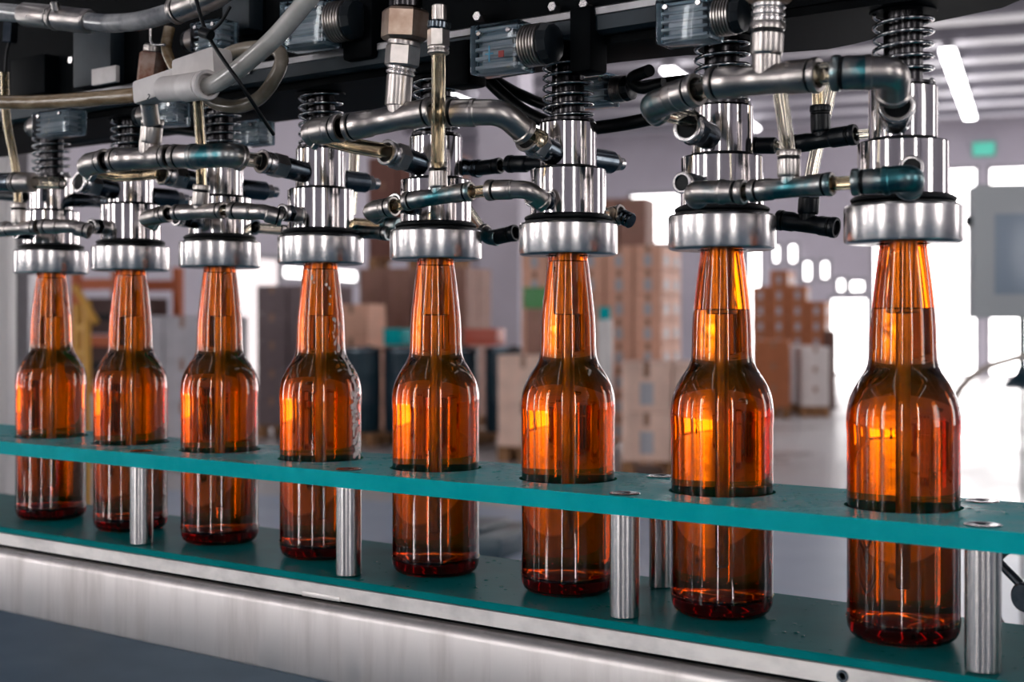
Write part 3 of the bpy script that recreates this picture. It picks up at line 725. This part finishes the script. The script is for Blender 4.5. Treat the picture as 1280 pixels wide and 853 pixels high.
MB().cyl(U(186, 128, Yw+.004), U(190, 156, Yw+.010), .0062, 30).build('socket', 'fitting', wt, wo)
me = text_mesh('2', .006, .0002)
p = U(188, 122, Yw-.0088); me.transform(Matrix.Translation(p-wo+V((0, -.0016, 0))) @ Matrix.Rotation(.35, 4, 'Y') @ Matrix.Rotation(pi/2, 4, 'X')); me.materials.clear(); me.materials.append(M['rubber'])
o = bpy.data.objects.new('moulded_digit', me); col.objects.link(o); o.parent = wt
run('brown_hose', [U(-40, 127, -.100), U(40, 128, -.102), U(110, 124, -.104), U(182, 118, -.105)], .0056, 'brownhose', 'brown-stained hose running in from the left edge to the white tee', 'hose', kind='tube')
run('milky_hose', [U(252, 110, -.120), U(278, 100, -.124), U(318, 70, -.128), U(352, 38, -.130), U(402, -22, -.130)], .0060, 'milkhose', 'milky hose rising steeply to the right from the white tee', 'hose', kind='tube')
M['loophose'] = plain('smoky_hose', (.16, .125, .085), .15, .6, (.26, .22, .17), 30)
run('looped_hose', [U(240, 90, -.085), U(262, 124, -.088), U(292, 133, -.090), U(322, 124, -.090), U(342, 100, -.090), U(352, 74, -.088), U(340, 60, -.086), U(300, 62, -.084), U(268, 76, -.084)], .0048, 'loophose', 'brownish hose looping below the milky hose', 'hose', kind='tube')
run('brown_hose', [U(212, 34, -.060), U(208, 60, -.062), U(216, 82, -.066), U(230, 100, -.070)], .0042, 'brownhose', 'short brown hose curving down behind the white tee', 'hose', kind='tube')
P = [('coupling', 'sleeve', [U(30, 18, -.108), U(72, 22, -.108)], .0092, 'fitting'), ('coupling', 'sleeve', [U(112, 27, -.108), U(68, 22, -.108)], .0092, 'fitting'), ('screw', 'cyl', [U(70, 14, -.116), U(68, 2, -.118)], .0030, 'fitting'),
     ('hose', 'tube', [U(-30, 14, -.108), U(10, 16, -.108), U(40, 19, -.108)], .0072, 'greyhose'), ('hose', 'tube', [U(104, 26, -.108), U(140, 29, -.108), U(180, 25, -.108), U(225, 12, -.108)], .0068, 'greyhose'),
     ('coupling', 'sleeve', [U(256, 1, -.108), U(218, 14, -.108)], .0090, 'fitting'), ('elbow', 'elbow', [U(246, 4, -.108), U(272, -6, -.108), U(300, -30, -.108)], .0086, 'fitting')]
pipework('coupled_hose', U(70, 20, -.108), P, 'grey hose with nickel couplings across the top left corner', 'hose')
P = [('hex_block', 'hex', [U(188, 104, -.055), U(192, 66, -.055)], .0112, 'rust'), ('collar', 'cyl', [U(192, 67, -.055), U(193, 56, -.055)], .0080, 'fitting')]
pipework('rusty_fitting', U(190, 84, -.055), P, 'rusty block nut left of the white tee', 'fitting')
P = [('strap', 'tube', [U(244, -6, -.13), U(252, 24, -.134), U(262, 48, -.136), U(280, 76, -.138), U(300, 104, -.134), U(322, 138, -.12), U(342, 168, -.10)], .0013, 'rubber'),
     ('lock', 'cyl', [U(252, 40, -.138), U(264, 44, -.138)], .0036, 'rubber'), ('strap', 'tube', [U(262, 40, -.137), U(276, 28, -.136), U(288, 8, -.134)], .0011, 'rubber')]
pipework('cable_tie', U(258, 42, -.138), P, 'black cable tie hanging diagonally across the white tee and milky hose', 'cable tie')
P = [('bracket', 'tube', [U(188, 34, -.075), U(190, 54, -.075), U(206, 56, -.075)], .0010, 'post')]
pipework('wire_clip', U(190, 45, -.075), P, 'thin bent steel wire clip above the rusty nut', 'clip')
P = [('hex_nut', 'hex', [U(12, 54, -.06), U(14, 24, -.06)], .0068, 'darkfit'), ('hose', 'tube', [U(6, 100, -.06), U(8, 70, -.06), U(12, 50, -.06)], .0012, 'rubber')]
pipework('small_nipple', U(12, 40, -.06), P, 'small dark nipple with thin cable at the top left edge', 'fitting')
P = [('tip', 'cyl', [U(6, 106, -.07), U(6, 122, -.07)], .0030, 'white')]
# black air hoses sagging behind head 6
run('air_hose', [U(600, 88, .03), U(622, 112, .032), U(660, 142, .034), U(710, 160, .036), U(760, 158, .036), U(820, 146, .036), U(850, 128, .036)], .0046, 'rubber', 'thick black air hose sagging behind the spring of the sixth head', 'hose', 'black air hoses behind the springs', 'tube')
run('air_hose', [U(612, 96, .045), U(650, 118, .047), U(700, 134, .05), U(760, 116, .05), U(830, 104, .05), U(868, 100, .05)], .0040, 'rubber', 'upper black air hose behind the sixth head and the thick pipe', 'hose', 'black air hoses behind the springs', 'tube')
run('air_hose', [U(812, 88, .02), U(790, 98, .03), U(802, 110, .03), U(830, 104, .03)], .0040, 'rubber', 'short black air hose bend right of the small rear valve', 'hose', 'black air hoses behind the springs', 'tube')
run('air_hose', [U(-20, 172, .06), U(60, 178, .06), U(130, 168, .06), U(200, 160, .06), U(300, 172, .06)], .0050, 'rubber', 'black air hose running behind the springs of the left heads', 'hose', 'black air hoses behind the springs', 'tube')
#@@BG0
# ------------------------------------------------------------------ the hall (its own frame: u across, v deep)
RA = math.radians(21.2)
RZ = math.atan2(.596, .803)-RA                       # turn of the hall against the rail
HALL = Matrix.Translation(V((CAM.x, CAM.y, FLOOR))) @ Matrix.Rotation(RZ, 4, 'Z')
CH = CAM.z-FLOOR
def hp(px, Z):
    X = (px-640)/FPX*Z; return (X*cos(RA)-Z*sin(RA), X*sin(RA)+Z*cos(RA))
def hz(py, Z): return CH+(404-py)/FPX*Z
def fz(py): return FPX*CH/(py-404)                   # depth of a floor point seen at py
def wall_u(px, v=34.0):
    t = (px-640)/FPX; return v*(t*cos(RA)-sin(RA))/(t*sin(RA)+cos(RA)), v/(t*sin(RA)+cos(RA))
def place(o, u, v, z=0, rz=0):
    o.matrix_world = HALL @ Matrix.Translation(V((u, v, z))) @ Matrix.Rotation(rz, 4, 'Z'); return o
def hall(o): o.matrix_world = HALL; return o
def struct(name, mb, mat, smooth=0): return tag(hall(mb.build(name, mat, smooth=smooth)), kind='structure')

m, t, b = nt('epoxy_floor'); M['floor'] = m
n = noise(t, .55, 5, .6); r_ = ramp(t, n.outputs[0], [(.35, (.44, .42, .425)), (.7, (.55, .525, .53))]); t.links.new(r_.outputs[0], b.inputs['Base Color'])
r2 = ramp(t, n.outputs[0], [(.3, (.22,)*3), (.7, (.42,)*3)]); t.links.new(r2.outputs[0], b.inputs['Roughness']); b.inputs['Specular IOR Level'].default_value = .9
M['bluefloor'] = plain('shaded_blue_floor', (.022, .085, .14), .38, .12, (.055, .125, .185), 3.5, .35, .7)  # machine shade and blue cast on the near floor, put into the colour
M['paleblue'] = plain('pale_blue_floor_band', (.34, .42, .55), .35, .5, (.42, .50, .62), 2, .35, .7)  # pale blue band of floor beyond the dark zone
M['wall'] = plain('lilac_grey_wall', (.50, .465, .525), .7, .3, (.55, .515, .58), .6)
M['ceil'] = plain('grey_deck', (.08, .09, .12), .6, .3)
M['purlin'] = plain('pale_purlin', (.36, .345, .39), .5, .3)
M['glow'] = emit('daylit_window', (1.0, .97, .96), 5.0)
M['glow_hi'] = emit('sunlit_doorway', (1.0, .965, .95), 6.5)
M['glow_lo'] = emit('lit_wall_glow', (1.0, .90, .89), .72)  # weak emission stands in for light on a pale left-wall area
M['glow_front'] = emit('added_fill_pane', (1.0, .975, .96), 15.5)
M['lamp'] = emit('strip_lamp', (1.0, .97, .98), 11.0)
M['lamp_dim'] = emit('strip_lamp_low', (1.0, .97, .98), 1.6)
M['frame'] = plain('window_frame', (.3, .29, .32), .5)
U0, U1, V0, V1, HT = -15.0, 9.0, -7.0, 34.0, 6.35
struct('floor', MB().box((U0-.3, V0-.3, -.2), (U1+.3, V1+.3, 0)), 'floor')
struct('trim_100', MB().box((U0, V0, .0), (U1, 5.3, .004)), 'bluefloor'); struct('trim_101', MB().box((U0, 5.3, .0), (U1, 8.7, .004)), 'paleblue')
struct('ceiling', MB().box((U0-.3, V0-.3, HT), (U1+.3, V1+.3, HT+.2)), 'ceil')
struct('wall_back', MB().box((U0-.3, V1, 0), (U1+.3, V1+.3, HT)), 'wall')
struct('wall_front', MB().box((U0-.3, V0-.3, 0), (U1+.3, V0, HT)), 'wall')
struct('wall_left', MB().box((U0-.3, V0, 0), (U0, V1, HT)), 'wall')
struct('wall_right', MB().box((U1, V0, 0), (U1+.3, V1, HT)), 'wall')
k = 1
v = -5.6
while v < V1:
    struct('trim_%d' % k, MB().box((U0, v, HT-.30), (U1, v+.55, HT)), 'purlin'); k += 1; v += 1.75
wk = [1]
def window(lo, hi, mat='glow', axis='v', bars=1):
    """pane with its frame; axis = the wall's normal"""
    w = MB().box(lo, hi).build('window_%d' % wk[0], mat, smooth=0); tag(hall(w), kind='structure')
    m = MB(); e = .05
    if axis == 'v':
        y = lo[1]-.02 if lo[1] > 0 else hi[1]; y0, y1 = y-.02, y+.04
        for x in [lo[0]+(hi[0]-lo[0])*i/bars for i in range(bars+1)]: m.box((x-e, y0, lo[2]), (x+e, y1, hi[2]))
        for z in (lo[2], hi[2]): m.box((lo[0]-e, y0, z-e), (hi[0]+e, y1, z+e))
    else:
        x = hi[0] if lo[0] < 0 else lo[0]-.02; x0, x1 = x-.02, x+.04
        for y in [lo[1]+(hi[1]-lo[1])*i/bars for i in range(bars+1)]: m.box((x0, y-e, lo[2]), (x1, y+e, hi[2]))
        for z in (lo[2], hi[2]): m.box((x0, lo[1]-e, z-e), (x1, hi[1]+e, z+e))
    f = m.build('window_frame', 'frame', smooth=0); f.parent = w
    wk[0] += 1; return w
def bwin(px0, px1, py0, py1, mat='glow', bars=1):
    a, Za = wall_u(px0); b, Zb = wall_u(px1); Z = (Za+Zb)/2
    return window((a, V1-.05, max(.02, hz(py1, Z))), (b, V1+.01, hz(py0, Z)), mat, 'v', bars)
bwin(1091, 1222, 212, 478, 'glow_hi')
bwin(1236, 1420, 206, 478, 'glow_hi', 3)
bwin(1038, 1086, 372, 478, 'glow_hi'); bwin(936, 953, 300, 470, 'glow_hi')  # first pane is a glowing stand-in for a bright white area
bwin(788, 852, 242, 306, 'glow')
for a, b2, c, d in ((966, 976, 306, 330), (986, 998, 305, 330), (1004, 1016, 326, 352), (1026, 1038, 326, 350), (1046, 1058, 348, 366), (1062, 1082, 350, 366)): bwin(a, b2, c, d, 'glow_hi')
bwin(1500, 1750, 215, 470, 'glow_hi', 3)
bwin(598, 608, 290, 330, 'glow')
def lwin(px0, px1, py0, py1, mat, bars=1):
    def at(px):
        t = (px-640)/FPX; Z = (U0+.05)/(t*cos(RA)-sin(RA)); return Z*(t*sin(RA)+cos(RA)), Z
    (a, Za), (b, Zb) = at(px0), at(px1); Z = (Za+Zb)/2
    return window((U0-.01, a, hz(py1, Z)), (U0+.05, b, hz(py0, Z)), mat, 'u', bars)
lwin(352, 446, 334, 352, 'glow'); lwin(290, 348, 320, 500, 'glow_lo')  # second pane glows in place of a lit pale surface
# unseen glowing panes added behind and left of the camera for fill and highlights
for u, w_ in ((-12.8, .9), (-6.3, .8), (-5.2, .25), (.1, .35), (5.2, .7)): window((u, V0-.01, .04), (u+w_, V0+.05, 5.2), 'glow_front', 'v', 1)
for v in (-4.2, 3.2): window((U0-.01, v, .04), (U0+.05, v+.8, 5.0), 'glow_front', 'u', 1)
for v in (-2.5, 6.5, 17.0, 26.0): window((U1-.05, v, .5), (U1+.01, v+2.0, 4.8), 'glow', 'u', 1)  # unseen right-wall panes added for rim highlights on the bottles
lk = 0
for u in (-11.2, -6.3, -1.45, 4.0):
    for v in (-4.5, 5.0, 13.0, 24.0):
        r0 = MB().box((-.10, 0, -.02), (.10, 8.2, .07), .01).build('ceiling_light', 'frame'); place(r0, u, v, HT-.42)
        lm = 'lamp' if v > 10 else 'lamp_dim'
        MB().box((-.12, .05, -.09), (.12, 8.15, -.02), .02).build('light_tube', lm, r0)
        tag(r0, None, 'ceiling light', 'strip lights under the hall ceiling')
        r0['label'] = 'white strip light seen slanting at the top right beside the biggest spring' if (u == -1.45 and v == 24.0) else '%s strip light of the ceiling row %s' % ({-4.5: 'first', 5.0: 'second', 13.0: 'third', 24.0: 'farthest'}[v], {-11.2: 'nearest the left wall', -6.3: 'left of centre', -1.45: 'above the bright doorway', 4.0: 'right of the doorway'}[u])

# ---- cartons, pallets
def carton_mat(k, c, rough=.6): M[k] = plain(k, c, rough, .3, tuple(x*.82 for x in c), 5, .35, .7)
carton_mat('peach_card', (.82, .45, .32)); carton_mat('pale_card', (.92, .64, .52)); carton_mat('orange_card', (.46, .155, .065)); carton_mat('dull_card', (.19, .14, .145))
carton_mat('brown_card', (.36, .19, .145)); carton_mat('red_card', (.20, .085, .065)); carton_mat('grey_card', (.50, .47, .50)); carton_mat('wrap_and_lit_white', (.80, .74, .72), .35)
M['label'] = plain('grey_label', (.42, .42, .46), .5); M['tape'] = plain('brown_tape', (.30, .15, .09), .4)
M['pallet'] = plain('pallet_wood', (.38, .20, .10), .7, .2, (.26, .13, .06), 6)
ordn = ['first', 'second', 'third', 'fourth', 'fifth', 'sixth', 'seventh', 'eighth', 'ninth', 'tenth', 'eleventh', 'twelfth']
def make_pallet(w, d):
    m = MB(); n = 7
    for i in range(n): x = -w/2+w*(i+.5)/n; m.box((x-w*.055, -d/2, .115), (x+w*.055, d/2, .140))
    r = m.build('pallet', 'pallet', smooth=0)
    for y in (-d/2+.05, 0, d/2-.05):
        for x in (-w/2+.06, 0, w/2-.06): MB().box((x-.055, y-.045, .018), (x+.055, y+.045, .115)).build('block', 'pallet', r, smooth=0)
    for x in (-w/2+.06, 0, w/2-.06): MB().box((x-.05, -d/2, 0), (x+.05, d/2, .018)).build('runner', 'pallet', r, smooth=0)
    return r
def carton_proto(sz, mat, marks):
    w, d, h = sz; g = .008
    r = MB().box((-w/2+g, -d/2+g, .001), (w/2-g, d/2-g, h-.001), .006, segs=1).build('carton', mat, smooth=0)
    MB().box((-.025, -d/2+g-.0012, h*.72), (.025, -d/2+g+.001, h-.004)).box((-.025, -d/2+g, h-.002), (.025, d/2-g, h)).build('tape', 'tape', r, smooth=0)
    if marks:
        MB().box((-w*.13, -d/2+g-.0015, h*.16), (w*.13, -d/2+g+.001, h*.62)).build('label_sticker', 'label', r, smooth=0)
        MB().box((w/2-g-.001, -d*.2, h*.2), (w/2-g+.0015, d*.2, h*.6)).build('label_sticker', 'label', r, smooth=0)
    return r
def stack(px, Z, cols, rows, layers, sz, mat, where, colour, rz=0, pallet=True, marks=False, skip=(), z0=None, jit=.004):
    u0, v0 = hp(px, Z); w, d, h = sz; rr = random.Random(int(px*7+Z)); grp = colour+' cartons '+where
    z = z0 if z0 is not None else 0
    if pallet:
        p = make_pallet(cols*w, rows*d); place(p, u0, v0, z, rz); tag(p, 'wooden pallet under the %s cartons %s' % (colour, where), 'pallet'); z += .14
    base = Matrix.Translation(V((u0, v0, 0))) @ Matrix.Rotation(rz, 4, 'Z'); first = None
    for L in range(layers):
        for j in range(rows):
            for i in range(cols):
                if (L, i) in skip or (L, i, j) in skip: continue
                hidden = j > 0 and i < cols-1 and L < layers-1
                if hidden: continue
                if first is None: first = o = carton_proto(sz, mat, marks)
                else: o = copy_tree(first)
                x = -cols*w/2+w*(i+.5)+rr.uniform(-jit, jit)*.4; y = -rows*d/2+d*(j+.5)+(rr.uniform(-jit, jit) if j == 0 else 0)
                o.matrix_world = HALL @ base @ Matrix.Translation(V((x, y, z+L*h)))
                tag(o, '%s carton, %s layer%s%s, stack %s' % (colour, ordn[L], '' if cols == 1 else ' %s column' % ordn[i], '' if rows == 1 else ' %s row' % ordn[j], where), 'carton', grp)
stack(382, 15.3, 2, 2, 5, (.40, .40, .31), 'dull_card', 'behind the streaked bottle', 'dull grey-brown')
stack(450, 15.05, 1, 1, 4, (.44, .44, .37), 'peach_card', 'beside the streaked bottle', 'plain peach', pallet=False)
stack(532, 16.8, 4, 2, 6, (.36, .40, .30), 'brown_card', 'behind the fifth bottle', 'brown')
stack(524, 17.4, 3, 1, 4, (.42, .42, .32), 'red_card', 'above the brown pallet load', 'dark reddish', z0=1.97)
stack(752, 13.6, 5, 2, 8, (.29, .38, .235), 'peach_card', 'behind the sixth bottle', 'labelled peach', marks=True)
stack(762, 13.7, 3, 1, 2, (.29, .38, .24), 'brown_card', 'topping the labelled peach stack', 'darker brown', z0=2.03, pallet=False, marks=False)
stack(838, 11.7, 2, 3, 2, (.42, .42, .40), 'pale_card', 'left of the seventh bottle', 'pale', rz=.28, marks=True)
stack(664, 12.6, 1, 1, 2, (.52, .42, .42), 'pale_card', 'low behind the sixth bottle', 'big pale')
stack(676, 13.0, 1, 1, 3, (.22, .3, .42), 'brown_card', 'left of the labelled peach stack', 'narrow brown', z0=.15, pallet=False)
stack(990, 21.6, 4, 2, 8, (.29, .36, .245), 'orange_card', 'right of the seventh bottle', 'orange-brown', marks=True, skip=((7, 0), (7, 2), (6, 3), (7, 3)))
stack(968, 18.6, 1, 2, 3, (.44, .44, .30), 'orange_card', 'low beyond the seventh bottle', 'rust-brown', rz=.15)
stack(1009, 19.2, 1, 3, 3, (.40, .50, .27), 'wrap_and_lit_white', 'low beside the rust-brown cartons', 'door-lit white', rz=.3)  # white colour stands in for door light on the rust-brown stack's side
stack(236, 13.2, 2, 2, 3, (.42, .42, .40), 'grey_card', 'between the second and third bottles', 'grey film-wrapped')
# white wrapping roll standing up, with teal core
u_, v_ = hp(756, 10.6)
r0 = MB().lathe([(0, 0), (.058, 0), (.06, .004), (.06, 1.29), (.056, 1.30), (0, 1.30)], seg=24).build('film_roll', 'wrap_and_lit_white'); place(r0, u_, v_)
MB().cyl(V((0, 0, 1.30)), V((0, 0, 1.40)), .045, 20).build('teal_cap', 'teal', r0); tag(r0, 'upright white roll with a teal end between the sixth bottle and the pale cartons', 'film roll')
# green crate on the narrow brown cartons
M['green'] = plain('green_plastic', (.06, .28, .07), .4)
u_, v_ = hp(674, 13.0)
m = MB(); 
for s1 in (-1, 1): m.box((-.12, s1*.1-.008, 0), (.12, s1*.1+.008, .2), .004); m.box((s1*.112-.008, -.1, 0), (s1*.112+.008, .1, .2), .004)
m.box((-.12, -.1, 0), (.12, .1, .012)); m.box((-.13, -.115, .18), (.13, -.1, .2)).box((-.13, -.115, .09), (.13, -.1, .105))
tag(place(m.build('plastic_crate', 'green'), u_, v_, 1.412), 'small green crate on top of the narrow brown cartons behind the sixth bottle', 'crate')
# drums
M['navy'] = plain('navy_plastic', (.010, .030, .050), .35, .5, (.016, .05, .07), 4)
def drum():
    r = MB().lathe([(0, 0), (.20, 0), (.212, .02), (.212, .28), (.22, .30), (.212, .32), (.212, .58), (.22, .60), (.212, .62), (.212, .86), (.20, .88), (.19, .87), (0, .87)], seg=32).build('plastic_drum', 'navy')
    MB().cyl(V((.10, 0, .868)), V((.10, 0, .90)), .035, 16).build('bung', 'blackfit', r)
    MB().lathe([(.213, .835), (.222, .84), (.222, .865), (.213, .87)], seg=32, loop=True).build('clamp_ring', 'darkfit', r); return r
d0 = None
for i, (px, Z) in enumerate(((451, 14.2), (505, 14.2), (572, 14.2), (632, 14.2))):
    d = drum() if d0 is None else copy_tree(d0); d0 = d0 or d
    u_, v_ = hp(px, Z); place(d, u_, v_, .14)
    tag(d, 'navy plastic drum, %s from the left behind the fourth to sixth bottles' % ordn[i], 'drum', 'navy drums on pallets')
for px, Z, c, lb in ((478, 14.2, .95, 'wooden pallet under the two left navy drums'), (602, 14.2, .95, 'wooden pallet under the two right navy drums')):
    p = make_pallet(c, .6); u_, v_ = hp(px, Z); place(p, u_, v_); tag(p, lb, 'pallet')
M['redor'] = plain('red_orange_plastic', (.55, .075, .03), .4)
for px, Z, zz, mt_, lb in ((606, 14.2, 1.045, 'redor', 'red-orange crate lying on the drums between the fifth and sixth bottles'), (497, 14.2, 1.045, 'teal', 'small teal crate on the drums left of the fifth bottle')):
    u_, v_ = hp(px, Z); m = MB(); w = .17 if mt_ == 'redor' else .09
    m.box((-w, -.13, 0), (w, .13, .015)); 
    for s1 in (-1, 1): m.box((-w, s1*.13-.008, 0), (w, s1*.13+.008, .17), .003); m.box((s1*w-.008, -.13, 0), (s1*w+.008, .13, .17), .003)
    m.box((-w-.01, -.146, .15), (w+.01, -.13, .172)); tag(place(m.build('plastic_crate', mt_), u_, v_, zz), lb, 'crate')
# grey pillar
u_, v_ = hp(632, 21)
struct('trim_%d' % k, MB().box((u_-.34, v_-.3, 0), (u_+.34, v_+.3, HT)), 'wall')
# dark post right of the orange-brown cartons
M['darkbrown'] = plain('dark_brown_steel', (.10, .035, .02), .5)
u_, v_ = hp(1037, 20.3); r0 = MB().box((-.09, -.09, .01), (.09, .09, 1.16), .01).build('bollard', 'darkbrown'); MB().box((-.14, -.14, 0), (.14, .14, .012)).build('foot_plate', 'darkbrown', r0)
tag(place(r0, u_, v_), 'dark brown bollard at the right end of the carton stacks', 'bollard')
# orange pallet rack and yellow stair on the left
M['rackor'] = plain('orange_paint', (.50, .10, .02), .45); M['yellow'] = plain('yellow_paint', (.62, .30, .02), .4); M['darkload'] = plain('dark_load', (.06, .025, .02), .6)
u_, v_ = hp(160, 15.2); rk = place(empty('pallet_rack', (0, 0, 0), 'orange steel pallet rack behind the first two bottles', 'rack'), u_, v_)
for x in (-.42, .42):
    for y in (-.35, .35): MB().box((x-.05, y-.04, 0), (x+.05, y+.04, 1.9)).build('upright', 'rackor', rk, smooth=0)
for z in (.55, 1.08, 1.70):
    for y in (-.35, .35): MB().box((-.42, y-.025, z-.06), (.42, y+.025, z+.06)).build('beam', 'rackor', rk, smooth=0)
for i, z in enumerate((.62, 1.15)):
    o = MB().box((-.34, -.28, 0), (.34, .28, .40), .02).build('dark_crate', 'darkload'); MB().box((-.3, -.285, .15), (.3, -.278, .22)).build('lid_band', 'rubber', o)
    tag(place(o, u_, v_, z), 'dark crate on the %s shelf of the orange rack' % ('lower', 'upper')[i], 'crate')
u_, v_ = hp(104, 9.2); st = place(empty('platform_stair', (0, 0, 0), 'yellow painted steel platform stair between the first and second bottles', 'stair'), u_, v_, 0, -.36)
for x, h_ in ((-.075, 1.40), (.045, 1.42)):
    MB().box((x-.022, -.02, 0), (x+.022, .02, h_)).build('post', 'yellow', st, smooth=0)
for i in range(7): MB().box((-.06, -.018, .2+i*.17), (.03, .018, .24+i*.17)).build('tread', 'yellow', st, smooth=0)
MB().tube([V((-.10, 0, 1.52)), V((.16, 0, 1.28))], .024, 10).build('handrail', 'yellow', st)
# near machine column and pale panel at the left edge
M['colsteel'] = metal('column_steel', (.40, .38, .40), .4, (.34, .32, .34), 8, bmp=.05, met=.4)
M['palepan'] = plain('pale_panel', (.66, .61, .60), .4, .4)
u_, v_ = hp(30, 2.3); r0 = MB().box((-.022, -.03, .88), (.020, .03, 2.1), .003).build('machine_column', 'colsteel'); MB().box((-.025, -.034, .88), (-.019, .034, 2.1)).build('dark_seal', 'rubber', r0)
tag(place(r0, u_, v_, 0, .3), 'blurred grey steel column at the left edge behind the first bottle', 'column')
u_, v_ = hp(-32, 2.2); r0 = MB().box((-.09, -.02, .90), (.062, .02, 2.1), .003).build('side_cabinet', 'palepan'); MB().box((-.09, -.03, .88), (.062, .03, .91)).build('cabinet_foot', 'colsteel', r0)
tag(place(r0, u_, v_, 0, .3), 'pale machine panel cut by the left edge of the picture', 'panel')
# control box on its stand at the right
M['cab'] = plain('cabinet_grey', (.55, .57, .58), .45, .4); M['scr'] = plain('cabinet_window', (.36, .43, .52), .25, .5)
u_, v_ = hp(1278, 4.6); cb = place(empty('control_box', (0, 0, 0), 'grey control box with bluish window on a dark stand at the right edge', 'control box'), u_, v_, 0, .2)
zb, zt = hz(398, 4.6), hz(232, 4.6)
MB().box((-.165, -.06, zb), (.165, .08, zt), .006).build('housing', 'cab', cb)
MB().box((-.10, -.064, zb+.08), (.03, -.058, zt-.10), .002).build('window_panel', 'scr', cb)
MB().cyl(V((-.185, 0, zb+.33)), V((-.16, 0, zb+.33)), .018, 16).build('latch', 'blackfit', cb)
MB().cyl(V((0, 0, hz(478, 4.6))), V((0, 0, zb)), .012, 16).build('pole', 'navy', cb)
MB().lathe([(0, 0), (.06, 0), (.055, .02), (.02, .05), (.015, .07), (0, .07)], V((0, 0, hz(485, 4.6)))).build('clamp', 'navy', cb)
MB().cyl(V((0, 0, .02)), V((0, 0, hz(482, 4.6))), .007, 16).build('lower_pole', 'frame', cb)
MB().lathe([(0, 0), (.14, 0), (.14, .012), (.03, .022), (0, .022)]).build('foot', 'navy', cb)
M['beigehose'] = plain('beige_hose', (.55, .46, .40), .4)
def W3(px, py, Z): u, v = hp(px, Z); return HALL @ V((u, v, hz(py, Z)))
run('floor_hose', [W3(1172, 640, 3.3), W3(1184, 530, 3.4), W3(1198, 490, 3.5), W3(1222, 466, 3.6), W3(1255, 452, 3.7), W3(1300, 446, 3.8), W3(1370, 470, 3.9)], .009, 'beigehose', 'beige hose arching right of the nearest bottle towards the picture edge', 'hose', kind='tube')
# exit sign on the back wall
M['exit'] = emit('exit_green', (.10, .55, .42), .5)
a_, Z_ = wall_u(1230); r0 = MB().box((-.27, -.08, 0), (.27, 0, .38), .04).build('exit_sign', 'frame'); MB().box((-.25, -.09, .03), (.25, -.078, .35), .03).build('sign_face', 'exit', r0)
tag(place(r0, a_, V1-.02, hz(197, Z_)), 'small green sign on the back wall over the bright doorway', 'sign')
# hand wheel low at the right behind the rail
c = U(1290, 745, .30); hw = empty('hand_wheel', c, 'grey hand wheel low at the right edge behind the rail', 'hand wheel', rz=-.3); pts = [V((.040*cos(2*pi*i/40), 0, .040*sin(2*pi*i/40))) for i in range(41)]
MB().tube(pts, .0062, 16, False).build('rim', 'beamedge', hw)
for i in range(3): a = 2*pi*i/3+.4; MB().cyl(V((0, 0, 0)), V((.04*cos(a), 0, .04*sin(a))), .0035, 12).build('spoke', 'darkfit', hw)
MB().cyl(V((0, -.012, 0)), V((0, .03, 0)), .011, 20).build('hub', 'darkfit', hw)
MB().cyl(V((0, .02, 0)), V((0, .34, 0)), .007, 20).build('shaft', 'darkfit', hw)
# parts of the machine bed seen between the two teal plates
c = U(1262, 800, .16); r0 = MB().box((-.10, .16, -.16), (.30, .24, -.085), .004).build('bed_block', 'teal'); MB().cyl(V((.02, .158, -.12)), V((.02, .162, -.12)), .006, 6).build('bolt', 'post', r0)
tag(r0, 'teal machine bed block low at the right edge behind the rail', 'machine part')
u_, v_ = hp(600, 7.6); r0 = MB().box((-.30, -.3, 0), (.24, .3, .13), .02).build('machine_plinth', 'navy'); MB().box((-.2, -.2, .13), (.1, .2, .16), .01).build('lid', 'navy', r0)
tag(place(r0, u_, v_), 'low navy plinth on the floor seen under the guide plate right of the fifth bottle', 'plinth')

# hall world: faint neutral fill only for what leaves through the openings
w = bpy.data.worlds.new('world'); bpy.context.scene.world = w; w.use_nodes = True
w.node_tree.nodes['Background'].inputs[0].default_value = (.9, .93, 1, 1); w.node_tree.nodes['Background'].inputs[1].default_value = .5
#@@BG1
# ------------------------------------------------------------------ camera and render look
cam = bpy.data.cameras.new('camera'); co_ = bpy.data.objects.new('camera', cam); col.objects.link(co_)
co_.location = CAM
fwd = FW; co_.rotation_euler = V(fwd).to_track_quat('-Z', 'Y').to_euler()
cam.sensor_width = 36; cam.lens = 36*FPX/1280
cam.shift_y = -22.5/1280
cam.clip_start = .02; cam.clip_end = 200
cam.dof.use_dof = True; cam.dof.focus_distance = .86; cam.dof.aperture_fstop = 8.6
sc = bpy.context.scene; sc.camera = co_
sc.view_settings.view_transform = 'Standard'; sc.view_settings.look = 'None'
sc.view_settings.gamma = 1; sc.view_settings.use_curve_mapping = False
sc.view_settings.exposure = 0.0
cy = sc.cycles
cy.max_bounces = 16; cy.transmission_bounces = 16; cy.glossy_bounces = 6; cy.diffuse_bounces = 3; cy.transparent_max_bounces = 8
cy.sample_clamp_indirect = 8; cy.blur_glossy = .15; cy.caustics_reflective = False
cy.use_denoising = True; cy.use_adaptive_sampling = False
